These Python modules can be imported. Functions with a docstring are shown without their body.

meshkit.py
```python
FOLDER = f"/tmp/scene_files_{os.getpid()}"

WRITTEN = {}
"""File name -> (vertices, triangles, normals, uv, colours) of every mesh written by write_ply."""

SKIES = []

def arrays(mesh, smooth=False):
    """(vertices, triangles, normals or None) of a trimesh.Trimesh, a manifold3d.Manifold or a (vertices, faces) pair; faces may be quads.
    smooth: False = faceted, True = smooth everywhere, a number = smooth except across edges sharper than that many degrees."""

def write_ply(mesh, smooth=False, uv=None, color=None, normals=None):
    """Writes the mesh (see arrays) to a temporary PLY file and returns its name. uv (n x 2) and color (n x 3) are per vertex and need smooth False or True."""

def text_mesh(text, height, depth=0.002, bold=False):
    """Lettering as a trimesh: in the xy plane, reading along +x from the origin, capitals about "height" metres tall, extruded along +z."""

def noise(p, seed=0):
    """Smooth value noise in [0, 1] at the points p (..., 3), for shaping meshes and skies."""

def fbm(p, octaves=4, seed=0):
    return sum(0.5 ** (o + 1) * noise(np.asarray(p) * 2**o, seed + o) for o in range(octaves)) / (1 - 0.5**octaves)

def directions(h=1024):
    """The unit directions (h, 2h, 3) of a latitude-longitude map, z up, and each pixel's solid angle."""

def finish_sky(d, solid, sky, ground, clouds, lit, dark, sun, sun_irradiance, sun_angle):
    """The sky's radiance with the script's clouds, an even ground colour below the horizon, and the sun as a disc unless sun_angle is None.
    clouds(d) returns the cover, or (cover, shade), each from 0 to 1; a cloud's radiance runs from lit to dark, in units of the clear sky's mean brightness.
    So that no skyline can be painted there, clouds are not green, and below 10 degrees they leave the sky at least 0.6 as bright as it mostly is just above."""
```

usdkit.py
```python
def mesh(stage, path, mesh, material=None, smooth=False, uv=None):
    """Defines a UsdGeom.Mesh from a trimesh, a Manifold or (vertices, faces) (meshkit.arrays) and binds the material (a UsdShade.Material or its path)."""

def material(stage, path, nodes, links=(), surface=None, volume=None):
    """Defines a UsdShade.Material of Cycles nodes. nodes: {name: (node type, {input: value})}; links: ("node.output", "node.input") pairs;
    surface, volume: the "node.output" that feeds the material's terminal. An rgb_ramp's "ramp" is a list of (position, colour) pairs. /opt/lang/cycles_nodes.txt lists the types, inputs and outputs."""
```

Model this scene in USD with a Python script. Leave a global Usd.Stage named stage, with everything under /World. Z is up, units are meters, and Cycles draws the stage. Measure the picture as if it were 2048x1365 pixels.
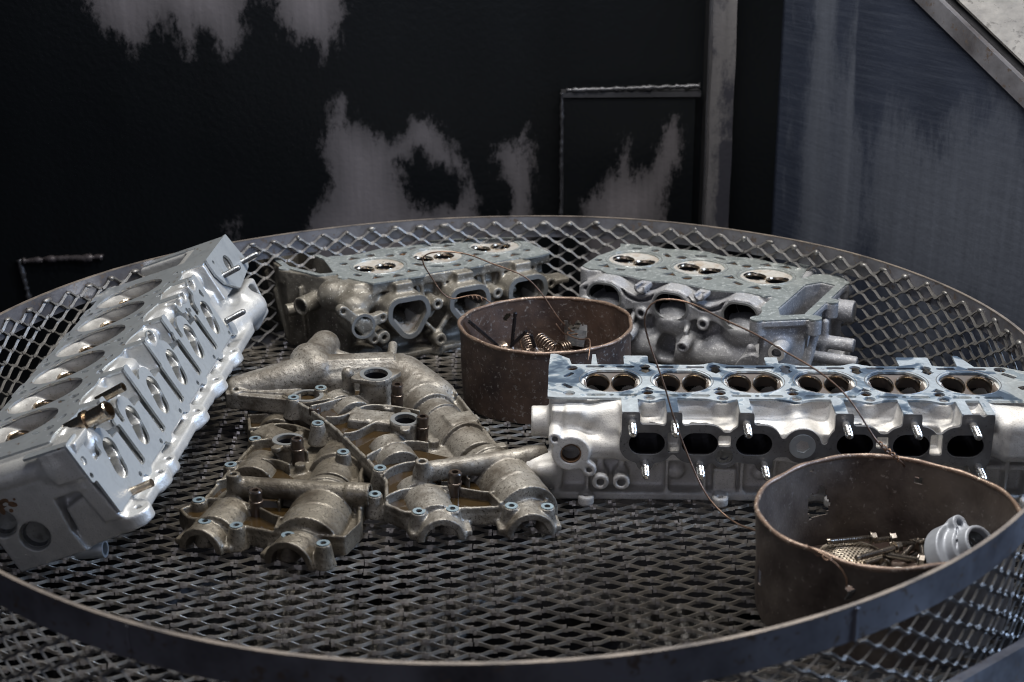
import math, numpy as np, trimesh, usdkit, meshkit
from scipy.ndimage import gaussian_filter
from shapely.geometry import Polygon, Point, LineString, MultiPoint, box as sbox
from shapely import affinity
from shapely.ops import unary_union
from pxr import Usd, UsdGeom, UsdLux, UsdShade, Gf, Sdf, Vt

stage = Usd.Stage.CreateInMemory()
UsdGeom.SetStageUpAxis(stage, UsdGeom.Tokens.z)
UsdGeom.SetStageMetersPerUnit(stage, 1.0)
world = UsdGeom.Xform.Define(stage, '/World')
stage.SetDefaultPrim(world.GetPrim())
UsdGeom.Scope.Define(stage, '/World/Looks')
rng = np.random.default_rng(7)

# ------------------------------------------------------------------ camera
FPX, PITCH, ROLL, EYE = 3100.0, math.radians(19.8), math.radians(-0.4), np.array([.033, -2.160, 1.011])
_r0, _u0 = np.array([1., 0, 0]), np.array([0, math.sin(PITCH), math.cos(PITCH)])
FWD = np.array([0, math.cos(PITCH), -math.sin(PITCH)])
RGT = math.cos(ROLL) * _r0 + math.sin(ROLL) * _u0
UPV = -math.sin(ROLL) * _r0 + math.cos(ROLL) * _u0
cam = UsdGeom.Camera.Define(stage, '/World/camera')
m = np.eye(4); m[0, :3], m[1, :3], m[2, :3], m[3, :3] = RGT, UPV, -FWD, EYE
cam.AddTransformOp().Set(Gf.Matrix4d(*m.ravel().tolist()))
cam.CreateHorizontalApertureAttr(36.0); cam.CreateVerticalApertureAttr(36.0 * 682 / 1024)
cam.CreateFocalLengthAttr(FPX / 2048 * 36); cam.CreateClippingRangeAttr(Gf.Vec2f(.05, 50))
cam.CreateFStopAttr(5.0); cam.CreateFocusDistanceAttr(2.45)
cam.CreateExposureAttr(0.3)

# ------------------------------------------------------------------ light: workshop tubes above the open cabinet
def rect_light(name, pos, target, w, h, power, color):
    l = UsdLux.RectLight.Define(stage, '/World/' + name)
    l.CreateWidthAttr(w); l.CreateHeightAttr(h); l.CreateIntensityAttr(power); l.CreateColorAttr(Gf.Vec3f(*color))
    pos, target = np.array(pos, float), np.array(target, float)
    z = pos - target; z /= np.linalg.norm(z)
    x = np.cross([0, 1, 0] if abs(z[1]) < .9 else [0, 0, 1], z); x /= np.linalg.norm(x); y = np.cross(z, x)
    mm = np.eye(4); mm[0, :3], mm[1, :3], mm[2, :3], mm[3, :3] = x, y, z, pos
    l.AddTransformOp().Set(Gf.Matrix4d(*mm.ravel().tolist()))
    return l
rect_light('tube_lamp', (.25, .42, 1.85), (.0, .15, 0), 1.3, .10, 105, (1, .965, .90))
rect_light('tube_lamp_001', (.2, -.42, 2.1), (.1, .1, 0), 1.5, .12, 42, (.98, .98, 1))
rect_light('daylight_opening', (2.5, -.25, 1.25), (.6, -.05, .1), .9, .9, 22, (.50, .68, 1))
rect_light('front_fill', (-.6, -3.6, 1.5), (0, 0, .1), 2.2, 1.2, 1.4, (.78, .80, 1))  # unseen fill light added behind the camera to lift the front faces
dome = UsdLux.DomeLight.Define(stage, '/World/dome')
dm = usdkit.material(stage, '/World/Looks/dome', {'b': ('background_shader', {'color': (.55, .68, .95), 'strength': .020})}, surface='b.background')
UsdShade.MaterialBindingAPI.Apply(dome.GetPrim()).Bind(dm)

# ------------------------------------------------------------------ scene bookkeeping
_used = {}
def numbered(path):
    n = _used.get(path, 0); _used[path] = n + 1
    return path if n == 0 else f'{path}_{n:03d}'
def path_of(parent): return '/World' if parent is None else str(parent.GetPath())
def tag(prim, label=None, cat=None, group=None, kind=None):
    p = prim.GetPrim() if hasattr(prim, 'GetPrim') else prim
    for k, v in (('label', label), ('category', cat), ('group', group), ('kind', kind)):
        if v: p.SetCustomDataByKey(k, v)
    return p
def thing(name, label, cat, M=None, group=None):
    x = UsdGeom.Xform.Define(stage, numbered('/World/' + name))
    if M is not None: x.AddTransformOp().Set(Gf.Matrix4d(*np.asarray(M, float).T.ravel().tolist()))
    return tag(x, label, cat, group)
def obj(name, mesh, mat, parent=None, smooth=35, label=None, color=None, kind=None):
    m_ = usdkit.mesh(stage, numbered(path_of(parent) + '/' + name), mesh, mat, smooth=smooth)
    if color is not None:
        UsdGeom.PrimvarsAPI(m_).CreatePrimvar('mask', Sdf.ValueTypeNames.FloatArray, 'vertex').Set(Vt.FloatArray.FromNumpy(np.asarray(color, np.float32)))
    return tag(m_, label, kind=kind)
def pose(o, ex, ey, ez):
    M = np.eye(4); M[:3, 0], M[:3, 1], M[:3, 2], M[:3, 3] = ex, ey, ez, o
    return M
def rot(ax, deg): return trimesh.transformations.rotation_matrix(math.radians(deg), ax)
def shift(*t): return trimesh.transformations.translation_matrix(t)

# ------------------------------------------------------------------ small mesh makers
cat = trimesh.util.concatenate
def bx(lo, hi):
    lo, hi = np.array(lo, float), np.array(hi, float)
    return trimesh.creation.box(hi - lo, shift(*((lo + hi) / 2)))
def align(a, b):
    d = np.array(b, float) - a; L = np.linalg.norm(d); d /= L
    M = trimesh.geometry.align_vectors([0, 0, 1], d); M[:3, 3] = (np.array(a, float) + b) / 2
    return M, L
def cyl(a, b, r, n=20):
    M, L = align(a, b); return trimesh.creation.cylinder(r, L, sections=n, transform=M)
def lathe(profile, n=32, a=(0, 0, 0), d=(0, 0, 1)):
    """revolves (radius, height) pairs about the axis through a along d"""
    me = trimesh.creation.revolve(np.array(profile, float), sections=n)
    if me.volume < 0: me.invert()
    M = trimesh.geometry.align_vectors([0, 0, 1], np.array(d, float) / np.linalg.norm(d)); M[:3, 3] = a
    return me.apply_transform(M)
def tube_path(pts, r, n=8, closed=False, caps=True):
    P = np.array(pts, float); N = len(P)
    r = np.full(N, r) if np.ndim(r) == 0 else np.array(r)
    T = np.roll(P, -1, 0) - np.roll(P, 1, 0) if closed else np.gradient(P, axis=0)
    T /= np.linalg.norm(T, axis=1)[:, None] + 1e-12
    u = np.cross(T[0], [0.1, .23, 1.]); u /= np.linalg.norm(u); fr = []
    for t in T:
        u = u - t * (u @ t); u /= np.linalg.norm(u); fr.append((u, np.cross(t, u)))
    a = np.arange(n) * 2 * math.pi / n
    V = np.concatenate([P[i] + r[i] * (np.cos(a)[:, None] * fr[i][0] + np.sin(a)[:, None] * fr[i][1]) for i in range(N)])
    F = []
    for i in range(N if closed else N - 1):
        j = (i + 1) % N; k = np.arange(n); k2 = (k + 1) % n
        F += [np.stack([i * n + k, i * n + k2, j * n + k2], 1), np.stack([i * n + k, j * n + k2, j * n + k], 1)]
    if not closed and caps:
        V = np.vstack([V, P[0], P[-1]]); k = np.arange(n); k2 = (k + 1) % n; c = len(V)
        F += [np.stack([k2, k, np.full(n, c - 2)], 1), np.stack([(N - 1) * n + k, (N - 1) * n + k2, np.full(n, c - 1)], 1)]
    return trimesh.Trimesh(V, np.concatenate(F), process=False)
def spline(pts, n=60):
    from scipy.interpolate import CubicSpline
    P = np.array(pts, float); t = np.r_[0, np.cumsum(np.linalg.norm(np.diff(P, axis=0), axis=1))]
    return CubicSpline(t, P)(np.linspace(0, t[-1], n))
def plate(poly, z0, z1):
    """shapely polygon(s) as a slab from z0 to z1"""
    gs = [g for g in getattr(poly, 'geoms', [poly]) if g.area > 1e-8]
    me = cat([trimesh.creation.extrude_polygon(g, z1 - z0, engine='earcut') for g in gs]); me.apply_translation([0, 0, z0]); return me
def turned(me, plane, at):
    """puts a slab drawn in xy (thickness z) into plane 'xz' (drawn y -> z, thickness -> -y) or 'yz' (drawn x -> y, y -> z, thickness -> x), moved by at"""
    M = np.eye(4)
    if plane == 'xz': M[:3, :3] = [[1, 0, 0], [0, 0, -1], [0, 1, 0]]
    if plane == 'yz': M[:3, :3] = [[0, 0, 1], [1, 0, 0], [0, 1, 0]]
    M[:3, 3] = at
    return me.apply_transform(M)
def rrect(cx, cy, w, h, r, ang=0):
    p = sbox(-w / 2 + r, -h / 2 + r, w / 2 - r, h / 2 - r).buffer(r, 6) if min(w, h) > 2 * r + 1e-6 else LineString([(-w / 2 + min(w, h) / 2, 0), (w / 2 - min(w, h) / 2, 0)] if w > h else [(0, -h / 2 + w / 2), (0, h / 2 - w / 2)]).buffer(min(w, h) / 2, 6)
    return affinity.translate(affinity.rotate(p, ang, origin=(0, 0)), cx, cy)
def circ(cx, cy, r, q=10): return Point(cx, cy).buffer(r, q)
def ell(cx, cy, a, b, ang=0): return affinity.translate(affinity.rotate(affinity.scale(Point(0, 0).buffer(1, 12), a, b), ang, origin=(0, 0)), cx, cy)
def soft(poly, r): return poly.buffer(r, 6).buffer(-2 * r, 6).buffer(r, 6)

# ------------------------------------------------------------------ castings: rounded solids blended on a grid, meshed by surface nets
class Cast:
    def __init__(s, lo, hi, h):
        s.h = h; s.lo = np.array(lo, float) - 2 * h
        s.n = np.ceil((np.array(hi, float) + 2 * h - s.lo) / h).astype(int) + 1
        s.ax = [s.lo[i] + h * np.arange(s.n[i]) for i in range(3)]
        s.F = np.full(s.n, .03, np.float32)
    def _win(s, lo, hi, pad):
        sl, g = [], []
        for i in range(3):
            a = max(0, int((lo[i] - pad - s.lo[i]) / s.h)); b = min(s.n[i], int((hi[i] + pad - s.lo[i]) / s.h) + 2)
            sl.append(slice(a, max(a, b))); g.append(s.ax[i][a:b].astype(np.float32))
        return tuple(sl), g[0][:, None, None], g[1][None, :, None], g[2][None, None, :]
    def put(s, f, lo, hi, k=.004, cut=False):
        sl, X, Y, Z = s._win(lo, hi, k + 2 * s.h + .002)
        A = s.F[sl]
        if A.size == 0: return s
        B = np.broadcast_to(f(X, Y, Z), A.shape)
        if cut: A, B = -A, B
        if k > 0:
            w = np.clip(.5 + .5 * (A - B) / k, 0, 1); R = A * (1 - w) + B * w - k * w * (1 - w)
        else: R = np.minimum(A, B)
        s.F[sl] = -R if cut else R
        return s
    def box(s, lo, hi, r=.003, k=.004, cut=False, M=None):
        lo, hi = np.array(lo, float), np.array(hi, float); c, hf = (lo + hi) / 2, (hi - lo) / 2 - r
        if M is None:
            f = lambda X, Y, Z: _box(np.abs(X - c[0]) - hf[0], np.abs(Y - c[1]) - hf[1], np.abs(Z - c[2]) - hf[2]) - r
            return s.put(f, lo, hi, k, cut)
        M = np.asarray(M); R, t = M[:3, :3], M[:3, 3]
        cs = np.array([R @ (c + (hf + r) * np.array([i, j, l])) + t for i in (-1, 1) for j in (-1, 1) for l in (-1, 1)])
        def f(X, Y, Z):
            X, Y, Z = X - t[0], Y - t[1], Z - t[2]
            q = [np.abs(R[0, i] * X + R[1, i] * Y + R[2, i] * Z - c[i]) - hf[i] for i in range(3)]
            return _box(*q) - r
        return s.put(f, cs.min(0), cs.max(0), k, cut)
    def rod(s, a, b, r0, r1=None, k=.004, cut=False):
        """capsule or round cone"""
        a, b = np.array(a, float), np.array(b, float); r1 = r0 if r1 is None else r1; d = b - a; L2 = d @ d + 1e-12
        def f(X, Y, Z):
            x, y, z = X - a[0], Y - a[1], Z - a[2]
            t = np.clip((x * d[0] + y * d[1] + z * d[2]) / L2, 0, 1)
            return np.sqrt((x - t * d[0])**2 + (y - t * d[1])**2 + (z - t * d[2])**2) - (r0 + (r1 - r0) * t)
        rm = max(r0, r1)
        return s.put(f, np.minimum(a, b) - rm, np.maximum(a, b) + rm, k, cut)
    def cyl(s, a, b, r, r1=None, k=.003, cut=False, e=.0015):
        """flat ended cylinder or cone with rounded edge e"""
        a, b = np.array(a, float), np.array(b, float); L = np.linalg.norm(b - a); d = (b - a) / L; r1 = r if r1 is None else r1
        def f(X, Y, Z):
            x, y, z = X - a[0], Y - a[1], Z - a[2]
            t = x * d[0] + y * d[1] + z * d[2]
            q = np.sqrt(np.maximum(x * x + y * y + z * z - t * t, 0)) - (r + (r1 - r) * np.clip(t / L, 0, 1)) + e
            w = np.abs(t - L / 2) - L / 2 + e
            return np.minimum(np.maximum(q, w), 0) + np.sqrt(np.maximum(q, 0)**2 + np.maximum(w, 0)**2) - e
        rm = max(r, r1)
        return s.put(f, np.minimum(a, b) - rm, np.maximum(a, b) + rm, k, cut)
    def ball(s, c, rad, k=.004, cut=False):
        c, rad = np.array(c, float), np.array(rad, float) * np.ones(3)
        def f(X, Y, Z):
            x, y, z = (X - c[0]) / rad[0], (Y - c[1]) / rad[1], (Z - c[2]) / rad[2]
            q = np.sqrt(x * x + y * y + z * z) + 1e-9
            return q * (q - 1) / np.sqrt((x / rad[0])**2 + (y / rad[1])**2 + (z / rad[2])**2 + 1e-9)
        return s.put(f, c - rad, c + rad, k, cut)
    def poly(s, p, axis, a0, a1, k=.003, cut=False, e=.001, taper=0.):
        """2D shape extruded along an axis: drawn in (x,y) for 'z', (x,z) for 'y', (y,z) for 'x'"""
        i, j, l = {'z': (0, 1, 2), 'y': (0, 2, 1), 'x': (1, 2, 0)}[axis]
        b = p.bounds; lo, hi = np.zeros(3), np.zeros(3)
        lo[i], lo[j], lo[l], hi[i], hi[j], hi[l] = b[0], b[1], a0, b[2], b[3], a1
        def f(X, Y, Z):
            g = [X.ravel(), Y.ravel(), Z.ravel()]
            D = poly_dist(p, g[i], g[j])
            sh = [1, 1, 1]; sh[i] = len(g[i]); sh[j] = len(g[j]); D = D.reshape(sh)
            w = np.abs(g[l] - (a0 + a1) / 2) - (a1 - a0) / 2 + e
            sw = [1, 1, 1]; sw[l] = len(g[l])
            D = D + e + (taper * np.abs(g[l] - a0)).reshape(sw) ; w = w.reshape(sw)
            return np.minimum(np.maximum(D, w), 0) + np.sqrt(np.maximum(D, 0)**2 + np.maximum(w, 0)**2) - e
        return s.put(f, lo, hi, k, cut)
    def rough(s, amp, size, seed=0):
        g = np.random.default_rng(seed).standard_normal(s.n).astype(np.float32)
        g = gaussian_filter(g, size / s.h); s.F += g * (amp / (g.std() + 1e-9)); return s
    def mesh(s): return surface_nets(s.F, s.lo, s.h)
def _box(qx, qy, qz):
    return np.sqrt(np.maximum(qx, 0)**2 + np.maximum(qy, 0)**2 + np.maximum(qz, 0)**2) + np.minimum(np.maximum(np.maximum(qx, qy), qz), 0)
def poly_dist(p, u, v):
    """signed distance of the grid u x v to a shapely polygon (negative inside)"""
    U, W = np.meshgrid(u, v, indexing='ij'); d2 = np.full(U.shape, 1e9, np.float32); ins = np.zeros(U.shape, bool)
    for g in getattr(p, 'geoms', [p]):
        for ring in [g.exterior, *g.interiors]:
            c = np.array(ring.coords)
            for (ax, ay), (bx_, by) in zip(c[:-1], c[1:]):
                ex, ey = bx_ - ax, by - ay; L = ex * ex + ey * ey
                if L < 1e-14: continue
                t = np.clip(((U - ax) * ex + (W - ay) * ey) / L, 0, 1)
                d2 = np.minimum(d2, (U - ax - t * ex)**2 + (W - ay - t * ey)**2)
                if ey != 0:
                    ins ^= ((ay > W) != (by > W)) & (U < ex * (W - ay) / ey + ax)
    d = np.sqrt(d2); return np.where(ins, -d, d).astype(np.float32)
def surface_nets(F, lo, h):
    F = F.copy(); F[[0, -1]] = .02; F[:, [0, -1]] = .02; F[:, :, [0, -1]] = .02
    I = F < 0
    c = sum(I[a:I.shape[0] - 1 + a, b:I.shape[1] - 1 + b, d:I.shape[2] - 1 + d].astype(np.int8) for a in (0, 1) for b in (0, 1) for d in (0, 1))
    cells = np.argwhere((c > 0) & (c < 8)); idx = np.full(c.shape, -1, np.int32); idx[tuple(cells.T)] = np.arange(len(cells))
    acc = np.zeros((len(cells), 3)); cnt = np.zeros(len(cells)); cor = [(a, b, d) for a in (0, 1) for b in (0, 1) for d in (0, 1)]
    val = {q: F[cells[:, 0] + q[0], cells[:, 1] + q[1], cells[:, 2] + q[2]].astype(float) for q in cor}
    for p in cor:
        for ax in range(3):
            if p[ax]: continue
            q = list(p); q[ax] = 1; q = tuple(q)
            A, B = val[p], val[q]; mk = (A < 0) != (B < 0); t = np.where(mk, A / np.where(A - B == 0, 1, A - B), 0)
            pt = np.array(p, float) + 0 * t[:, None]; pt[:, ax] = t
            acc += np.where(mk[:, None], pt, 0); cnt += mk
    V = lo + h * (cells + acc / cnt[:, None])
    Q = []
    for ax in range(3):
        o = [1, 2] if ax == 0 else [2, 0] if ax == 1 else [0, 1]
        sl0, sl1 = [slice(1, -1)] * 3, [slice(1, -1)] * 3
        sl0[ax] = slice(0, -1); sl1[ax] = slice(1, None)
        A, B = I[tuple(sl0)], I[tuple(sl1)]
        e = np.argwhere(A != B); off = np.array([1, 1, 1]); off[ax] = 0; e = e + off
        e1, e2 = np.eye(3, dtype=int)[o[0]], np.eye(3, dtype=int)[o[1]]
        g = lambda d: idx[tuple((e - d).T)]
        q = np.stack([g(e1 + e2), g(e2), g(0 * e1), g(e1)], 1)
        fl = ~I[tuple(e.T)]; q[fl] = q[fl][:, ::-1]
        Q.append(q)
    Q = np.concatenate(Q); Q = Q[(Q >= 0).all(1)]
    Fc = np.vstack([Q[:, [0, 1, 2]], Q[:, [0, 2, 3]]])
    return trimesh.Trimesh(V, Fc, process=False)

# ------------------------------------------------------------------ materials
def metal(name, base, rough=.4, metallic=1., dark=None, dirt=.5, dirt_scale=14, speck=None, speck_amt=0., speck_scale=220, bump=.15, bump_scale=500, rvar=.15, coat=0., streak=None):
    """metal with cloudy dirt, fine specks and a fine grain; object coordinates in metres"""
    dark = dark or tuple(.35 * c for c in base); speck = speck or dark
    N = {'tc': ('texture_coordinate', {}),
         'mp': ('mapping', {'scale': streak or (1, 1, 1)}),
         'n1': ('noise_texture', {'scale': dirt_scale, 'detail': 6, 'roughness': .65}),
         'r1': ('rgb_ramp', {'ramp': [(0, (0, 0, 0)), (max(.02, .62 - dirt * .45), (0, 0, 0)), (min(.98, .80 - dirt * .2), (1, 1, 1)), (1, (1, 1, 1))]}),
         'c1': ('mix_color', {'a': base, 'b': dark}),
         'n2': ('noise_texture', {'scale': speck_scale, 'detail': 3, 'roughness': .7}),
         'r2': ('rgb_ramp', {'ramp': [(0, (0, 0, 0)), (max(.02, .66 - speck_amt * .3), (0, 0, 0)), (min(.98, .74 - speck_amt * .3), (1, 1, 1)), (1, (1, 1, 1))]}),
         'c2': ('mix_color', {'b': speck}),
         'n3': ('noise_texture', {'scale': bump_scale, 'detail': 3}),
         'bp': ('bump', {'strength': bump, 'distance': .001}),
         'rr': ('map_range', {'from_min': .25, 'from_max': .75, 'to_min': max(.04, rough - rvar), 'to_max': rough + rvar}),
         'p': ('principled_bsdf', {'metallic': metallic, 'coat_weight': coat, 'coat_roughness': .12})}
    L = [('tc.object', 'mp.vector'), ('mp.vector', 'n1.vector'), ('n1.fac', 'r1.fac'), ('r1.color', 'c1.fac'), ('c1.result', 'c2.a'), ('tc.object', 'n2.vector'),
         ('tc.object', 'n3.vector'), ('n3.fac', 'bp.height'), ('bp.normal', 'p.normal'), ('n1.fac', 'rr.value'), ('rr.result', 'p.roughness'), ('c2.result', 'p.base_color'), ('n2.fac', 'r2.fac')]
    if speck_amt > 0: L.append(('r2.color', 'c2.fac'))
    else: N['c2'][1]['fac'] = 0.
    return usdkit.material(stage, '/World/Looks/' + name, N, L, surface='p.BSDF')
# ------------------------------------------------------------------ materials of the setting
def grime_wall(name, bare, oil, bare_rough=.6, oil_rough=.32, amp=1.5, nscale=30, stretch=(1, 1, .35), vstretch=(1, 1, .55), scratch=0.):
    """oil-black steel with bare grey patches where the mesh attribute «mask» says so, edges broken up by noise"""
    N = {'tc': ('texture_coordinate', {}), 'at': ('attribute', {'attribute': 'mask'}),
         'mq': ('mapping', {'scale': vstretch}), 'n1': ('noise_texture', {'scale': nscale, 'detail': 10, 'roughness': .78}), 'ad': ('math', {'math_type': 'multiply_add', 'value2': amp}),
         'ad2': ('math', {'math_type': 'add', 'value2': -amp / 2}),
         'r1': ('rgb_ramp', {'ramp': [(0, (0, 0, 0)), (.42, (0, 0, 0)), (.62, (1, 1, 1)), (1, (1, 1, 1))]}),
         'mp': ('mapping', {'scale': (70, 70, 5)}), 'n2': ('noise_texture', {'scale': 1, 'detail': 5, 'roughness': .6}),
         'bc': ('mix_color', {'a': tuple(.62 * c for c in bare), 'b': tuple(1.3 * c for c in bare)}),
         'mp3': ('mapping', {'scale': stretch}), 'n3': ('noise_texture', {'scale': 6, 'detail': 6}), 'oc': ('mix_color', {'a': oil, 'b': tuple(2.6 * c for c in oil)}),
         'mr': ('map_range', {'from_min': .25, 'from_max': 1.1, 'to_min': .22, 'to_max': 1.0}), 'mm': ('math', {'math_type': 'multiply'}), 'c0': ('mix_color', {}), 'mp5': ('mapping', {'scale': (2.2, 2.2, 60), 'rotation': (0, .05, 0)}), 'n5': ('noise_texture', {'scale': 3, 'detail': 8, 'roughness': .75, 'distortion': .3}), 'r5': ('rgb_ramp', {'ramp': [(0, (0, 0, 0)), (.45, (0, 0, 0)), (.75, (scratch,) * 3), (1, (scratch,) * 3)]}), 'c': ('mix_color', {'b': tuple(2.0 * x for x in bare)}), 'rg': ('mix_float', {'a': oil_rough, 'b': bare_rough}),
         'n4': ('noise_texture', {'scale': 90, 'detail': 4}), 'bp': ('bump', {'strength': .25, 'distance': .003}),
         'p': ('principled_bsdf', {'metallic': .0, 'specular_ior_level': .25})}
    L = [('tc.object', 'mq.vector'), ('mq.vector', 'n1.vector'), ('n1.fac', 'ad.value1'), ('at.fac', 'ad.value3'), ('ad.value', 'ad2.value1'), ('ad2.value', 'r1.fac'),
         ('tc.object', 'mp.vector'), ('mp.vector', 'n2.vector'), ('n2.fac', 'bc.fac'), ('tc.object', 'mp3.vector'), ('mp3.vector', 'n3.vector'), ('n3.fac', 'oc.fac'),
         ('oc.result', 'c0.a'), ('bc.result', 'c0.b'), ('r1.color', 'mm.value1'), ('at.fac', 'mr.value'), ('mr.result', 'mm.value2'), ('mm.value', 'c0.fac'), ('c0.result', 'c.a'), ('tc.object', 'mp5.vector'), ('mp5.vector', 'n5.vector'), ('n5.fac', 'r5.fac'), ('r5.color', 'c.fac'), ('r1.color', 'rg.fac'), ('rg.result', 'p.roughness'), ('c.result', 'p.base_color'),
         ('tc.object', 'n4.vector'), ('n4.fac', 'bp.height'), ('bp.normal', 'p.normal')]
    return usdkit.material(stage, '/World/Looks/' + name, N, L, surface='p.BSDF')
m_back = grime_wall('oily_black_wall', (.085, .078, .084), (.0012, .0015, .0018))
m_side = grime_wall('scoured_wall_bluelit', (.072, .080, .100), (.011, .0135, .021), bare_rough=.5, oil_rough=.42, amp=1.5, nscale=6, scratch=.16, vstretch=(1, 1, .4))  # bluish tint in the colour stands in for blue light on this wall
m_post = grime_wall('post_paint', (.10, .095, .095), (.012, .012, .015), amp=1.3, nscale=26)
m_dark = metal('dark_oily_steel', (.05, .05, .055), rough=.38, metallic=.6, dark=(.02, .02, .022))
m_band = metal('rim_steel', (.20, .20, .22), rough=.42, metallic=.45, dark=(.05, .045, .048), dirt=.62, dirt_scale=8, speck=(.11, .085, .07), speck_amt=.25, speck_scale=60, bump=.2, bump_scale=300)
m_strand = metal('oily_expanded_metal', (.40, .36, .305), rough=.3, metallic=.6, dark=(.12, .11, .10), dirt=.62, dirt_scale=22, bump=.3, bump_scale=350, coat=.6)
m_wallmesh = metal('expanded_side_metal', (.155, .15, .145), rough=.42, metallic=.55, dark=(.10, .092, .085), dirt=.45, dirt_scale=18, bump=.3, coat=.2)
m_ledge = metal('dusty_ledge', (.15, .14, .127), rough=.8, metallic=0, dark=(.075, .07, .066), dirt=.55, dirt_scale=16, speck=(.06, .055, .05), speck_amt=.25, speck_scale=70, bump=.5, bump_scale=120)
m_weld = metal('weld_bead', (.045, .038, .040), rough=.45, metallic=.4, bump=.5, bump_scale=200)
m_sump = usdkit.material(stage, '/World/Looks/sump_liquid', {'tc': ('texture_coordinate', {}), 'n': ('noise_texture', {'scale': 5, 'detail': 3}), 'b': ('bump', {'strength': .12, 'distance': .02}),
    'p': ('principled_bsdf', {'base_color': (.006, .006, .007), 'roughness': .06, 'specular_ior_level': .6})}, [('tc.object', 'n.vector'), ('n.fac', 'b.height'), ('b.normal', 'p.normal')], surface='p.BSDF')

# ------------------------------------------------------------------ cabinet walls
def wall_grid(f, us, vs):
    U, V = np.meshgrid(us, vs, indexing='ij'); P = f(U, V).reshape(-1, 3)
    i = np.arange(len(us) - 1)[:, None] * len(vs) + np.arange(len(vs) - 1)[None]; i = i.ravel()
    return (P, np.stack([i, i + len(vs), i + len(vs) + 1, i + 1], 1)), U.ravel(), V.ravel()
def patch_mask(U, V, polys, holes=(), w=.11, base=-.55):
    from shapely import contains_xy, distance, points
    mk = np.full(U.shape, base)
    pt = points(U, V)
    for p in polys:
        d = distance(pt, Polygon(p).exterior); d = np.where(contains_xy(Polygon(p), U, V), d, -d); mk = np.maximum(mk, np.clip(.5 + d / w, base, 1.15))
    for p in holes:
        d = distance(pt, Polygon(p).exterior); d = np.where(contains_xy(Polygon(p), U, V), d, -d); mk = np.minimum(mk, np.clip(.5 - d / w, 0.1, 1.2))
    return mk
YB = 1.1
(bw, U, V) = wall_grid(lambda u, v: np.stack([u, np.full_like(u, YB) + .004 * np.sin(u * 3 + 1) * np.sin(v * 4), v], -1), np.arange(-2.2, .6001, .0125), np.arange(-.42, 1.3, .0125))
A = [(-0.88, 0.75), (-0.864, 0.615), (-0.82, 0.543), (-0.782, 0.507), (-0.757, 0.486), (-0.718, 0.511), (-0.683, 0.558), (-0.654, 0.532), (-0.638, 0.474), (-0.613, 0.531), (-0.592, 0.521), (-0.565, 0.469), (-0.537, 0.495), (-0.518, 0.551), (-0.503, 0.75)]
B = [(-0.49, 0.75), (-0.472, 0.612), (-0.436, 0.53), (-0.406, 0.504), (-0.369, 0.499), (-0.355, 0.467), (-0.327, 0.519), (-0.302, 0.611), (-.295, .75)]
Cc = [(-0.428, 0.076), (-0.406, 0.132), (-0.369, 0.165), (-0.361, 0.22), (-0.362, 0.319), (-0.343, 0.383), (-0.317, 0.383), (-0.309, 0.329), (-0.261, 0.318), (-0.225, 0.291), (-0.203, 0.296), (-0.17, 0.339), (-0.148, 0.349), (-0.117, 0.328), (-0.102, 0.284), (-0.07, 0.251), (-0.055, 0.218), (-0.045, 0.163), (-0.035, 0.118), (-0.025, 0.027), (-.03, -.05), (-.44, -.05), (-0.442, 0.03)]
D = [(-0.205, 0.241), (-0.172, 0.274), (-0.13, 0.241), (-0.066, 0.218), (-0.072, 0.163), (-0.132, 0.141), (-0.186, 0.164), (-0.201, 0.197)]
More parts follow.
